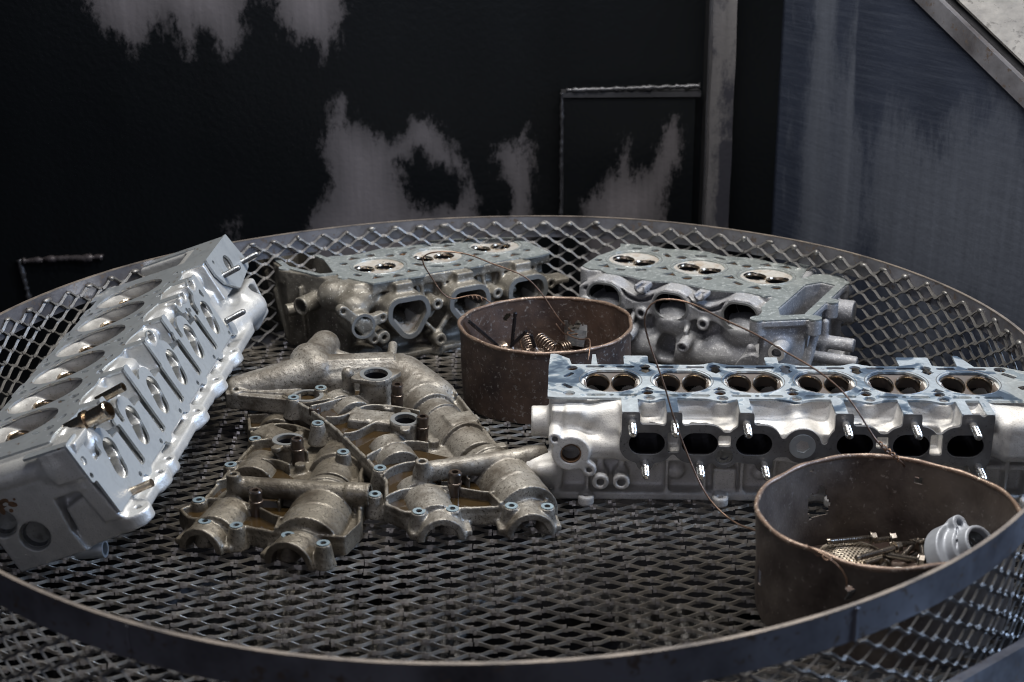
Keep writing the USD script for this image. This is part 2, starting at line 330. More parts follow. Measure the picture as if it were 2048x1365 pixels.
Ee = [(-0.0, 0.284), (0.026, 0.283), (0.064, 0.31), (0.077, 0.272), (0.074, 0.0), (0.009, 0.0), (0.031, 0.185), (0.01, 0.229)]
G = [(-0.579, 0.133), (-0.571, 0.133), (-0.565, 0.031), (-0.587, 0.031)]
back = obj('back_wall', bw, m_back, smooth=True, color=patch_mask(U, V, [A, B, Cc, Ee, G], [D]), kind='structure')
def bead(name, pts, r, parent, mat=m_weld, seed=0):
    P = np.array(pts, float); d = np.r_[0, np.cumsum(np.linalg.norm(np.diff(P, axis=0), axis=1))]; n = max(4, int(d[-1] / .006))
    Q = np.stack([np.interp(np.linspace(0, d[-1], n), d, P[:, i]) for i in range(3)], 1); g = np.random.default_rng(seed)
    return obj(name, tube_path(Q + g.normal(0, r * .12, Q.shape), r * (1 + .22 * g.standard_normal(n)).clip(.6, 1.5), 7), mat, parent, smooth=True)
# access cover welded to the back wall, with a lit upper bead, beside the upright post
(fp, U, V) = wall_grid(lambda u, v: np.stack([u, np.full_like(u, YB - .032), v], -1), np.arange(.146, .432, .0125), np.arange(-.4, .3901, .0125))
Fp = [(0.189, -.1), (0.193, 0.161), (0.225, 0.205), (0.257, 0.222), (0.277, 0.298), (0.289, 0.227), (0.322, 0.221), (0.342, 0.27), (0.355, 0.33), (0.385, 0.35), (0.396, 0.27), (0.366, 0.182), (0.348, -.1)]
obj('cover_panel', fp, m_back, back, smooth=False, color=patch_mask(U, V, [Fp]))
obj('cover_frame', cat([bx((.140, YB - .031, -.4), (.1455, YB, .395)), bx((.140, YB - .036, .3905), (.432, YB, .402))]), m_dark, back)
bead('weld_bead', [(.150, YB - .034, .405), (.43, YB - .034, .413)], .0055, back, m_dark, seed=1)
bead('weld_bead', [(.139, YB - .034, -.05), (.141, YB - .034, .40)], .004, back, m_dark, seed=2)
bead('weld_bead', [(-1.04, YB - .004, .033), (-.95, YB - .005, .038), (-.862, YB - .004, .040)], .007, back, seed=3)
bead('weld_bead', [(-1.045, YB - .004, .035), (-1.03, YB - .004, -.08)], .006, back, m_dark, seed=4)
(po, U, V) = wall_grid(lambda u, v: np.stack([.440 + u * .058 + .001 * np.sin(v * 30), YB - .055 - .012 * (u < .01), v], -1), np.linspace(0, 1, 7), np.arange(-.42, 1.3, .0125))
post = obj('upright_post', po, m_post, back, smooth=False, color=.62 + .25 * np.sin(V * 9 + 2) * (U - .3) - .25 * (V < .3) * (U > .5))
obj('post_side', cat([bx((.4395, YB - .067, -.42), (.443, YB, 1.3)), bx((.495, YB - .0545, -.42), (.498, YB, 1.3))]), m_dark, back)
# side wall, with its sloping edge frame
W0, WD = np.array([.60, 1.12]), np.array([.4706, -.8824]); WN = np.array([-.8824, -.4706])
wp = lambda t, z, o=0.: np.array([W0[0] + WD[0] * t + WN[0] * o, W0[1] + WD[1] * t + WN[1] * o, z])
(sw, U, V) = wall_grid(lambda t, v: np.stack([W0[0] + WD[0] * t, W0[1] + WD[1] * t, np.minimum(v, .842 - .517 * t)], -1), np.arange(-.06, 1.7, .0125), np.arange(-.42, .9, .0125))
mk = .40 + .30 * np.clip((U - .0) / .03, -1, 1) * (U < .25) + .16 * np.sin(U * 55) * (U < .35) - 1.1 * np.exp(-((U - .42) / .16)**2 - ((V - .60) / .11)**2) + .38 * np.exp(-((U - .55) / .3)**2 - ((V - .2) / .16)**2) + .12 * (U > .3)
mk -= .9 * np.exp(-np.maximum(U, 0) / .045)  # wall colour fades darker towards the corner
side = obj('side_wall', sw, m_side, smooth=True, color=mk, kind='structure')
fd = np.array([*(WD * .888), -.459]); fd /= np.linalg.norm(fd)         # along the sloping edge
fn = np.array([WN[0], WN[1], 0]); fu = np.cross(fd, fn); fu = fu if fu[2] > 0 else -fu
def rail(name, mat, o0, o1, h0, h1, ext=(-.6, 1.2), tilt=0.):
    b = trimesh.creation.box((ext[1] - ext[0], o1 - o0, h1 - h0)); b.apply_translation([(ext[0] + ext[1]) / 2, (o0 + o1) / 2, (h0 + h1) / 2])
    b = b.subdivide_to_size(.06).apply_transform(pose([0, 0, 0], [1, 0, 0], [0, math.cos(tilt), math.sin(tilt)], [0, -math.sin(tilt), math.cos(tilt)])) if tilt else b
    return obj(name, b.apply_transform(pose(wp(.405, .632), fd, fn, fu)), mat, side)
rail('edge_strip', m_band, .001, .014, .0, .036)
rail('edge_gap', m_dark, -.05, .002, .036, .0395)
rail('dusty_ledge', m_ledge, -.15, -.022, .044, .050, tilt=-.42)
# oily sump below the basket, and the lip of the cabinet in front of it
obj('sump_liquid', plate(sbox(-3, -3, 3, 1.4), -.26, -.25), m_sump, kind='structure')
lip0, lip1 = np.array([.66, -.535, .055]), np.array([.10, -.98, .055])
ld = (lip1 - lip0) / np.linalg.norm(lip1 - lip0); ln = np.array([ld[1], -ld[0], 0]); ln = ln if ln[1] < 0 else -ln
b = trimesh.creation.box((3.2, .012, .30)); b.apply_translation([0.2, .006, -.15])
lip = obj('cabinet_lip', b.apply_transform(pose(lip0, ld, ln, [0, 0, 1])), m_band, kind='structure')

# ------------------------------------------------------------------ the round basket of expanded metal
RIM = .20
def RR(t): return .83 * (1 + .0015 * np.cos(2 * t) + .0157 * np.sin(2 * t) - .0068 * np.cos(3 * t) + .0111 * np.sin(3 * t))
basket = thing('washing_basket', 'large round parts washer basket of expanded metal with a flat steel rim band', 'basket')
def ring(r0, r1, z0, z1, n=240, wob=0.):
    t = np.arange(n) * 2 * math.pi / n; R_ = RR(t); V = []
    w = wob * (np.sin(5 * t + 1) + .6 * np.sin(11 * t))
    for dr, z in ((r0, z0), (r1, z0), (r1, z1), (r0, z1)):
        V.append(np.stack([(R_ + dr) * np.cos(t), (R_ + dr) * np.sin(t), z + w], 1))
    V = np.concatenate(V); k = np.arange(n); k2 = (k + 1) % n; F = []
    for a, b in ((0, 1), (1, 2), (2, 3), (3, 0)): F.append(np.stack([a * n + k, a * n + k2, b * n + k2, b * n + k], 1))
    me = trimesh.Trimesh(V, np.concatenate([np.concatenate(F)[:, [0, 1, 2]], np.concatenate(F)[:, [0, 2, 3]]]), process=False)
    me.fix_normals(); return me
rb_ = obj('rim_band', ring(0, .0045, RIM - .042, RIM, wob=.0006), m_band, basket, smooth=30)
m_edge = metal('lit_rim_edge', (.24, .20, .165), rough=.5, metallic=.3, dark=(.07, .06, .055), dirt=.68, dirt_scale=24, bump=.3)  # light brown paints the overhead light on the band top into the colour
obj('rim_edge', ring(-.0004, .0049, RIM - .0004, RIM + .0012, wob=.0006), m_edge, rb_, smooth=30)
obj('base_ring', ring(.001, .006, -.018, .004), m_band, basket, smooth=30)
def strands(A, B, du, dv, dn, wd, th, tau, seg=5, flat=.2, sag=0., rise=0.):
    """bars of expanded metal from knuckles A to B; per-strand unit vectors along (du), across (dv) and off the sheet (dn)"""
    s = np.linspace(0, 1, seg + 1); q = np.clip((s - flat) / (1 - 2 * flat), 0, 1); q = q * q * (3 - 2 * q)
    D = B - A; a, c = (D * du).sum(1), (D * dv).sum(1)
    P = A[:, None] + du[:, None] * (a[:, None, None] * s[None, :, None]) + dv[:, None] * (c[:, None, None] * q[None, :, None]) - dn[:, None] * (sag * np.sin(math.pi * s))[None, :, None]
    P = P + dn[:, None] * (rise * wd * (.5 - s))[None, :, None]
    if len(P) > 0:
        P = P + (rng.standard_normal((len(P), 1, 3)) * .0009)
    ct, st = math.cos(tau), math.sin(tau)
    wv = (dv * ct + dn * st)[:, None]; tv = (-dv * st + dn * ct)[:, None]
    C4 = [P + wv * (x * wd / 2) + tv * (y * th / 2) for x, y in ((-1, -1), (1, -1), (1, 1), (-1, 1))]
    V = np.stack(C4, 2); n = len(V); V = V.reshape(-1, 3); F = []
    base = (np.arange(n) * (seg + 1) * 4)[:, None]
    for i in range(seg):
        for k in range(4):
            k2 = (k + 1) % 4
            F.append(np.concatenate([base + i * 4 + k, base + i * 4 + k2, base + (i + 1) * 4 + k2, base + (i + 1) * 4 + k], 1))
    for i, o in ((0, (0, 3, 2, 1)), (seg, (0, 1, 2, 3))): F.append(np.concatenate([base + i * 4 + k for k in o], 1))
    return V, np.concatenate(F)
LWD, SWD = .060, .029
yaw = math.radians(1.5); ux, uy = np.array([math.cos(yaw), math.sin(yaw), 0]), np.array([-math.sin(yaw), math.cos(yaw), 0])
I, J = np.meshgrid(np.arange(-34, 35), np.arange(-66, 67), indexing='ij'); ok = (I + J) % 2 == 0; I, J = I[ok], J[ok]
def K(i, j):
    p = K0(i, j); w = np.exp(-((p[:, 0] - .055) / .030)**2 - ((p[:, 1] + .655) / .020)**2); w2 = np.exp(-((p[:, 0] - .235) / .035)**2 - ((p[:, 1] + .235) / .022)**2)
    return p + np.stack([0 * w, .011 * w + .008 * w2, .006 * w - .004 * w2], 1)
K0 = lambda i, j: ux * (i * LWD / 2)[:, None] + uy * (j * SWD / 2)[:, None] + np.stack([0 * i, 0 * i, .0022 * np.sin(i * .31 + j * .05) + .0018 * np.sin(j * .21 - i * .1) - .006], 1)
A1 = np.concatenate([K(I, J), K(I, J)]); B1 = np.concatenate([K(I + 1, J + 1), K(I - 1, J + 1)])
Mid = (A1 + B1) / 2; keep = np.hypot(Mid[:, 0], Mid[:, 1]) < RR(np.arctan2(Mid[:, 1], Mid[:, 0])) - .012
A1, B1 = A1[keep], B1[keep]; o = np.ones((len(A1), 1))
obj('floor_mesh', strands(A1, B1, ux * o, uy * o, np.array([0, 0, 1.]) * o, .0045, .0028, math.radians(70), seg=6, flat=.12, rise=.9), m_strand, basket, smooth=False)
NK = 104; LW = 2 * math.pi / NK; SV = .0275; rows = 15
I, J = np.meshgrid(np.arange(0, 2 * NK), np.arange(0, rows + 1), indexing='ij'); ok = (I + J) % 2 == 0; I, J = I[ok], J[ok]
def KW(i, j):
    t = i * LW / 2; z = RIM - .011 - j * SV / 2; r = RR(t) - .0035
    return np.stack([r * np.cos(t), r * np.sin(t), z], 1), t
a, t0 = KW(I, J); b1, _ = KW(I + 1, J + 1); b2, _ = KW(I - 1, J + 1)
A1 = np.concatenate([a, a]); B1 = np.concatenate([b1, b2]); tt = np.concatenate([t0 + LW / 4, t0 - LW / 4]); jj = np.concatenate([J, J])
k_ = jj < rows; A1, B1, tt = A1[k_], B1[k_], tt[k_]
du = np.stack([-np.sin(tt), np.cos(tt), 0 * tt], 1); dn = -np.stack([np.cos(tt), np.sin(tt), 0 * tt], 1); dv = np.array([0, 0, 1.]) * np.ones((len(tt), 1))
side_ = obj('side_mesh', strands(A1, B1, du, dv, dn, .0050, .0022, math.radians(-30), seg=5, flat=.05), m_wallmesh, basket, smooth=False)
W = []
for i in range(0, 2 * NK, 2):
    p, t = KW(np.array([i]), np.array([0])); s_ = trimesh.creation.icosphere(1, .0052); s_.apply_scale([1.3, .9, .8] * (1 + .25 * rng.standard_normal(3)).clip(.6, 1.5))
    W.append(s_.apply_transform(shift(*(p[0] + rng.normal(0, .0015, 3))) @ rot([0, 0, 1], math.degrees(t[0]) + 90)))
obj('weld_beads', cat(W), m_wallmesh, side_, smooth=True, kind='stuff')


for t_ in (-1.08, -2.02):                                                   # seams where the rim band was joined
    r_ = RR(np.array(t_)) + .0052
    bead('band_seam', [(r_ * math.cos(t_), r_ * math.sin(t_), RIM - .041), (r_ * math.cos(t_), r_ * math.sin(t_), RIM - .002)], .0022, rb_, m_band, seed=9)
# ------------------------------------------------------------------ materials of the castings
m_alu = metal('bright_cast_aluminium', (.60, .58, .55), rough=.55, metallic=.22, dark=(.36, .345, .32), dirt=.45, dirt_scale=16, speck=(.38, .36, .34), speck_amt=.30, speck_scale=420, bump=.5, bump_scale=520, rvar=.1)
m_alu2 = metal('blasted_aluminium', (.50, .50, .49), rough=.40, metallic=.5, dark=(.34, .34, .335), dirt=.42, dirt_scale=14, speck=(.36, .36, .355), speck_amt=.28, speck_scale=420, bump=.5, bump_scale=520, rvar=.1)
m_deck_plain = metal('machined_deck_plain', (.34, .40, .45), rough=.3, metallic=.75, dark=(.13, .175, .23), dirt=.55, dirt_scale=26, speck=(.46, .50, .52), speck_amt=.35, speck_scale=150, bump=.06, bump_scale=300, rvar=.14)
m_deck2 = metal('machined_deck_grey', (.44, .47, .49), rough=.34, metallic=.65, dark=(.28, .30, .32), dirt=.45, dirt_scale=22, speck=(.2, .15, .11), speck_amt=.15, speck_scale=60, bump=.08, rvar=.1)
m_flange = metal('machined_flange_grey', (.20, .20, .205), rough=.42, metallic=.6, dark=(.09, .085, .085), dirt=.5, dirt_scale=20, speck_amt=.2, bump=.1)
m_flange2 = metal('machined_flange_blue', (.44, .47, .49), rough=.38, metallic=.6, dark=(.28, .30, .32), dirt=.4, dirt_scale=18, bump=.1)
m_port = metal('shaded_port', (.03, .028, .028), rough=.16, metallic=.3, dark=(.006, .006, .008), dirt=.6, bump=.2)  # near-black stands in for shade inside ports, wells and valve holes
m_seat = metal('valve_seat_steel', (.62, .52, .40), rough=.24, metallic=1, dark=(.18, .12, .08), dirt=.4, dirt_scale=60, bump=.05)
m_chamber = metal('chamber_metal', (.07, .06, .053), rough=.8, metallic=.15, dark=(.10, .075, .06), dirt=.55, dirt_scale=40, bump=.15)
m_stud = metal('bright_stud_steel', (.70, .68, .64), rough=.2, metallic=.9, dark=(.20, .18, .16), dirt=.35, dirt_scale=120, bump=.05)
m_plug = metal('plug_steel', (.30, .31, .32), rough=.35, metallic=.9, dark=(.10, .10, .10), dirt=.4, dirt_scale=60)
m_rustslot = metal('rusty_waterway', (.16, .085, .04), rough=.7, metallic=.1, dark=(.05, .03, .02), dirt=.5, dirt_scale=80, bump=.4)
def threaded(a, d, r, L, pitch=.0022, n=14, plain=.35):
    """stud: a plain shank, then thread, then a chamfered tip"""
    pr = [(0, 0), (r, 0), (r, L * plain)]; z = L * plain
    while z + pitch < L - .002: pr += [(r * .86, z + pitch * .25), (r * 1.03, z + pitch * .6)]; z += pitch
    pr += [(r * .8, L - .0015), (r * .5, L), (0, L)]
    return lathe(pr, n, a, d)
def hexplug(a, d, r, h=.004, socket=.5):
    """round plug with a hexagon socket"""
    p = Point(0, 0).buffer(r, 12).difference(affinity.rotate(Polygon([(socket * r * math.cos(math.pi / 3 * i), socket * r * math.sin(math.pi / 3 * i)) for i in range(6)]), 15, origin=(0, 0)))
    me = cat([plate(p, 0, h), plate(circ(0, 0, r * .92), -.001, h * .25)])
    M = trimesh.geometry.align_vectors([0, 0, 1], np.array(d, float)); M[:3, 3] = a
    return me.apply_transform(M)
def ring_seat(c, d, r0, r1, h=.006, n=28):
    return lathe([(r0, 0), (r1, 0), (r1, h * .7), (r1 * .97, h), (r0 * 1.06, h * .75), (r0, h * .4), (r0, 0)], n, c, d)
def split(me, *tests):
    """parts of a casting by where their faces lie: one mesh per test (first hit wins), then the rest"""
    c = me.triangles_center; left = np.ones(len(c), bool); out = []
    for t in tests:
        k = t(c) & left; left &= ~k
        out.append(me.submesh([np.nonzero(k)[0]], append=True, repair=False) if k.any() else None)
    return out + [me.submesh([np.nonzero(left)[0]], append=True, repair=False)]
def inside(p, c, i=0, j=1):
    from shapely import contains_xy
    return contains_xy(p, c[:, i], c[:, j])
def pieces(name, me, mat, parent, small=60):
    """each separate piece of a mesh becomes a part of its own"""
    if me is None: return
    for p in me.split(only_watertight=False):
        if len(p.faces) > small: obj(name, p, mat, parent, smooth=True)

def stained(name, light, mid, deep, edge, scale=15, rough=.3):
    """machined face with dried water stains: pale film, deep bare patches and thin tide lines"""
    N = {'tc': ('texture_coordinate', {}), 'n1': ('noise_texture', {'scale': scale, 'detail': 4, 'roughness': .55, 'distortion': .8}),
         'r1': ('rgb_ramp', {'ramp': [(0, deep), (.40, deep), (.455, mid), (.47, edge), (.485, light), (.60, light), (.62, edge), (.635, mid), (1, light)]}),
         'n2': ('noise_texture', {'scale': scale * 9, 'detail': 5, 'roughness': .7}), 'm': ('mix_color', {'blend_type': 'multiply', 'fac': .8}),
         'r2': ('rgb_ramp', {'ramp': [(0, (.55, .55, .56)), (.4, (.8, .8, .8)), (.62, (1, 1, 1)), (1, (1.0, 1.0, 1.0))]}),
         'rr': ('map_range', {'from_min': .3, 'from_max': .7, 'to_min': rough - .08, 'to_max': rough + .16}), 'p': ('principled_bsdf', {'metallic': .6})}
    return usdkit.material(stage, '/World/Looks/' + name, N, [('tc.object', 'n1.vector'), ('tc.object', 'n2.vector'), ('n1.fac', 'r1.fac'), ('n2.fac', 'r2.fac'), ('r1.color', 'm.a'), ('r2.color', 'm.b'), ('m.result', 'p.base_color'), ('n1.fac', 'rr.value'), ('rr.result', 'p.roughness')], surface='p.BSDF')
m_deck = stained('stained_deck_blue', (.52, .57, .60), (.31, .38, .44), (.125, .17, .23), (.66, .70, .72))
m_cham2 = metal('shaded_chamber_casting', (.30, .295, .285), rough=.5, metallic=.35, dark=(.17, .165, .16), dirt=.45, dirt_scale=30, speck=(.14, .13, .12), speck_amt=.2, speck_scale=300, bump=.4)  # darker blasted aluminium: the shading of the chambers put into the colour
# ------------------------------------------------------------------ bright six-chamber cylinder head with studs (right)
def head_six():
    H = .150; SN = np.array([0, -.42, .9075])
    yw, tl = math.radians(-2.3), math.radians(2.2)
    ex = np.array([math.cos(yw), math.sin(yw), 0]); ey = np.array([-math.sin(yw) * math.cos(tl), math.cos(yw) * math.cos(tl), math.sin(tl)]); ez = np.cross(ex, ey)
    t = thing('cylinder_head', 'bright silver six-chamber cylinder head with chrome studs on its flange, behind near pot', 'cylinder head', pose(HS_O, ex, ey, ez), None)
    cx = [.093 + .1077 * k for k in range(6)]; cy = .064
    up = [.122, .183, .287, .430, .528, .612]; ports = [.144, .221, .300, .446, .527, .605]; lowst = [.142, .222, .316, .470, .561, .626]
    bridges = [(.107, .131), (.172, .189), (.278, .295), (.415, .433), (.512, .526), (.596, .610), (.631, .643)]
    c = Cast((-.045, -.08, -.002), (.80, .17, H), .002)
    c.box((0, .002, .0), (.765, .122, H - .001), .004)
    sec = Polygon([(.02, .146), (.002, .147), (-.006, .132), (-.022, .120), (-.047, .117), (-.047, .072), (-.02, .066), (.02, .055)])
    c.poly(sec, 'x', .105, .642, k=.006, e=.003)
    for i, (a, b) in enumerate(bridges): c.box((a, -.049, .112), (b, .01, H - .0005), .0015, .008)
    for i in range(6):                                                                          # runner bulges in the pockets
        c.ball((ports[i], -.006, .124), (.03, .022, .016), .012)
    for a, b in zip(bridges[:-1], bridges[1:]):
        c.box((a[1] + .004, -.038, .1225), (b[0] - .004, -.004, .17), .006, .010, cut=True) if b[0] - a[1] > .03 else None
    # left end: shoulder block, bulge, water outlet with flange, cam bore noses
    c.box((.004, -.020, .085), (.020, .01, .140), .004, .006).box((.022, -.026, .075), (.052, .01, .142), .006, .008)
    c.ball((.092, -.004, .108), (.03, .032, .028), .01).rod((.045, -.028, .088), (.135, -.030, .084), .021, .016, .012)
    c.rod((.06, -.012, .125), (.105, -.005, .132), .016, .016, .012)
    th = unary_union([circ(.033, .086, .0285), LineString([(.010, .108), (.060, .060)]).buffer(.0095), circ(.010, .109, .010), circ(.060, .059, .011)])
    c.poly(th, 'y', -.056, -.018, k=.006, e=.002)
    c.cyl((.033, -.07, .086), (.033, -.005, .086), .0150, cut=True, k=.001).cyl((.010, -.07, .109), (.010, -.04, .109), .0042, cut=True, k=0).cyl((.060, -.07, .059), (.060, -.04, .059), .0042, cut=True, k=0)
    c.cyl((-.027, .032, .098), (.01, .032, .098), .023, k=.006).cyl((-.034, -.006, .036), (.02, -.006, .036), .028, k=.006)
    c.cyl((-.05, -.006, .036), (-.02, -.006, .036), .020, cut=True, k=.001).rod((-.012, -.032, .048), (.005, -.032, .048), .010, .012, .01)
    # lower front wall, ribs, rail and ears
    c.box((.008, -.010, .002), (.757, .02, .075), .004, .006)
    c.box((.0, -.036, .0), (.757, .01, .013), .003, .006)
    for x in (.012, .058, .176, .232, .287, .335, .388, .44, .50, .56, .62, .675, .705, .735): c.box((x - .0022, -.033, .004), (x + .0022, .0, .066), .0015, .008)
    c.box((.245, -.030, .004), (.279, .0, .05), .003, .006).ball((.19, -.012, .04), .014, .006).ball((.315, -.012, .038), .012, .006)
    for x in (.056, .255, .42, .575, .707): c.cyl((x, -.047, .0), (x, -.047, .014), .012, k=.008).cyl((x, -.047, .006), (x, -.047, .02), .0042, cut=True, k=0)
    for x in (.077, .108):
        c.cyl((x, .0, .037), (x, -.052, .037), .0125, k=.006).cyl((x, -.06, .037), (x, -.03, .037), .0058, cut=True, k=0)
        c.rod((x, -.03, .045), (x + .002, -.015, .075), .005, .005, .008)
    # right end
    c.box((.655, -.050, .070), (.757, .02, .140), .016, .01).rod((.645, -.012, .132), (.70, -.02, .128), .016, .018, .012).ball((.665, -.018, .092), (.028, .024, .022), .008)
    c.box((.645, -.03, .052), (.757, .0, .060), .003, .006)
    # plug boss, ports, deck wells
    c.cyl((.370, .0, .100), (.370, -.051, .100), .0285, k=.01)
    for x in ports: c.poly(rrect(x, .102, .054, .037, .0184), 'y', -.08, .03, cut=True, k=.001)
    for x in (.183, .563): c.poly(rrect(x, .104, .019, .034, .003), 'y', -.08, -.02, cut=True, k=.001)
    for x in (.257, .485): c.poly(rrect(x, .107, .019, .019, .003), 'y', -.08, -.035, cut=True, k=.001).cyl((x, -.06, .082), (x, -.044, .082), .0135, cut=True, k=0)
    for x in cx:
        c.ball((x, cy, H + .004), (.0455, .046, .0075), .001, cut=True)
        c.poly(Polygon([(cy - .040, H - .003), (cy - .022, H - .013), (cy - .008, H - .0165), (cy + .037, H + .001), (cy + .03, H + .01), (cy - .03, H + .01)]), 'x', x - .036, x + .036, k=.006, cut=True, e=.004)
        for s in (-1, 1): q = np.array([x + s * .0208, cy + .0125, H - .0085]); c.cyl(q - .045 * SN, q + .006 * SN, .0188, cut=True, k=.0015)
    holes = []
    for k, x in enumerate(cx):
        for s in (-1, 1):
            holes += [('slot', rrect(x + s * .0235, .0075, .030, .0085, .004)), ('slot', rrect(x + s * .0235, .1150, .029, .0080, .0038))]
        holes.append(('bolt', circ(x, .0075, .0035)))
    for k in range(5):
        x = cx[k] + .0538
        holes += [('bolt', circ(x, .018, .0085)), ('bolt', circ(x + .002, -.001, .0088)), ('bolt', circ(x, .116, .0085)), ('bolt', circ(x, .104, .0075)), ('slot', Polygon([(x - .009, .028), (x + .009, .028), (x, .038)]).buffer(.001)), ('slot', Polygon([(x - .009, .101), (x + .009, .101), (x, .092)]).buffer(.001))]
    holes += [('slot', rrect(.029, .082, .021, .008, .003, 52)), ('slot', rrect(.027, .040, .021, .008, .003, -48)), ('bolt', circ(.034, .109, .009)), ('bolt', circ(.030, .013, .009)),
              ('slot', rrect(.698, .090, .024, .009, .003, -48)), ('slot', rrect(.709, .045, .016, .013, .004, 20)), ('bolt', circ(.69, .113, .009)), ('bolt', circ(.715, .017, .010)), ('bolt', circ(.726, .002, .011)), ('slot', rrect(.646, .112, .014, .006, .003))]
    allh = unary_union([h for _, h in holes])
    c.poly(unary_union([h for _, h in holes if h.bounds[1] > .004]), 'z', H - .03, H + .01, cut=True, k=0, e=0).poly(unary_union([h for _, h in holes if h.bounds[1] <= .004]), 'z', H - .006, H + .01, cut=True, k=0, e=0)
    c.F = np.maximum(c.F, (c.ax[2] - H + .0008).astype(np.float32)[None, None, :])
    c.rough(.0001, .003, 3)
    me = c.mesh(); bz = unary_union([ell(x, cy, .048, .0475) for x in cx]); sz = unary_union([ell(x + s * .0208, cy + .0120, .0192, .0182) for x in cx for s in (-1, 1)])
    ch, pb, hb, rest = split(me, lambda q: inside(bz.difference(sz), q) & (q[:, 2] > H - .024) & (q[:, 2] < H - .0012), lambda q: inside(bz, q) & (q[:, 2] > .07) & (q[:, 2] < H - .003), lambda q: inside(unary_union([h for _, h in holes if h.bounds[1] > .004]).buffer(.0012), q) & (q[:, 2] > .119) & (q[:, 2] < H - .002))
    obj('cast_body', rest, m_alu, t, smooth=True); pieces('combustion_chamber', ch, m_chamber, t); pieces('valve_port', pb, m_port, t); pieces('bolt_hole', hb, m_rustslot, t)  # ports and bolt holes coloured darker to paint the shade inside them
    # machined deck
    front = [(-.002, 0)]
    for x in np.linspace(0.01, .735, 90):
        b = sum(math.exp(-((x - (cx[k] + .0555)) / .016)**2) for k in range(5)); front.append((x, -.003 - .011 * b))
    backe = [(x, .124 + .010 * sum(math.exp(-((x - (cx[k] + .0538)) / .014)**2) for k in range(5))) for x in np.linspace(.69, .02, 90)]
    deck = Polygon(front + [(.752, -.004), (.762, .02), (.752, .07), (.725, .108), (.70, .122)] + backe + [(-.002, .122)])
    tabs = [Polygon([(-.002, .11), (.0, .165), (.010, .165), (.030, .146), (.034, .12)]), Polygon([(.064, .12), (.066, .165), (.0715, .165), (.074, .12)]), rrect(.134, .137, .038, .046, .003), rrect(.345, .135, .02, .044, .003), rrect(.565, .137, .050, .046, .003), Polygon([(.628, .12), (.630, .168), (.638, .168), (.655, .12)])]
    deck = unary_union([deck, *tabs, *[sbox(a, -.0525, b, .01) for a, b in bridges]])
    deck = soft(deck, .0012)
    bores = unary_union([ell(x, cy - .002, .0445, .0445).intersection(sbox(x - .1, 0, x + .1, cy + .0375)) for x in cx])
    obj('deck_face', plate(deck.difference(allh).difference(bores), H - .0005, H + .003), m_deck, t, smooth=False)
    for kind, h in holes:
        if kind == 'slot': obj('waterway', plate(h.buffer(.0015), H - .012, H - .011), m_rustslot, t, smooth=False)
    for x in cx:
        a = np.linspace(0, 2 * math.pi, 49)[:-1]
        obj('gasket_ring', tube_path(np.stack([x + .0475 * np.cos(a), cy + .0465 * np.sin(a), np.full(48, H + .0029)], 1), .0007, 5, closed=True), m_flange, t, smooth=True)
        for s in (-1, 1): obj('valve_seat', ring_seat(np.array([x + s * .0208, cy + .0125, H - .0085]) - .0045 * SN, SN, .0172, .0202, .006), m_seat, t)
    # exhaust flange, studs, plugs
    fl = [rrect(x, .102, .080, .062, .028) for x in ports]
    fl += [LineString([(x, .112), (x, H - .004)]).buffer(.0115, cap_style=1) for x in up] + [sbox(a, .11, b, H + .0025) for a, b in bridges]
    fl += [sbox(.108, .092, .330, .121), sbox(.42, .092, .642, .121), sbox(.31, .082, .44, .090), circ(.370, .100, .0275), sbox(.630, .075, .642, .15)]
    fl += [LineString([(x, .09), (x, .070)]).buffer(.0125) for x in lowst] + [circ(x, .082, .019) for x in (.257, .485)]
    flp = soft(unary_union(fl), .005).intersection(sbox(.1, 0, .643, H + .0025))
    cut = unary_union([rrect(x, .102, .053, .036, .0178) for x in ports] + [rrect(x, .104, .018, .033, .003) for x in (.183, .563)] + [rrect(x, .107, .018, .018, .003) for x in (.257, .485)] + [circ(x, .082, .0128) for x in (.257, .485)] + [circ(.370, .100, .0195)])
    obj('exhaust_flange', turned(plate(flp.difference(cut), 0, .006), 'xz', (0, -.047, 0)), m_flange, t, smooth=False)
    for x in ports: obj('port_liner', turned(plate(rrect(x, .102, .0535, .0365, .018).difference(rrect(x, .102, .0515, .0345, .017)), 0, .06), 'xz', (0, .010, 0)), m_port, t, smooth=False); obj('port_floor', turned(plate(rrect(x, .102, .053, .036, .0178), 0, .002), 'xz', (0, .005, 0)), m_port, t, smooth=False)
    for x in up: obj('stud', threaded((x, -.05, .137), (.0, -1, -.06), .0058, .043), m_stud, t)
    for x in lowst: obj('stud', threaded((x, -.05, .070), (.0, -1, -.06), .0058, .043), m_stud, t)
    obj('hex_plug', hexplug((.370, -.0505, .100), (0, -1, 0), .019, .004, .55), m_flange2, t, smooth=False)
    for x in (.257, .485): obj('hex_plug', hexplug((x, -.0475, .082), (0, -1, 0), .0125, .003, .55), m_plug, t, smooth=False)
    obj('outlet_seal', lathe([(.0135, 0), (.0152, 0), (.0152, .012), (.0135, .012), (.0135, 0)], 28, (.033, -.0555, .086), (0, 1, 0)), m_rustslot, t)
    return t
HS_O = (.0875, -.017, .001)
head_six()
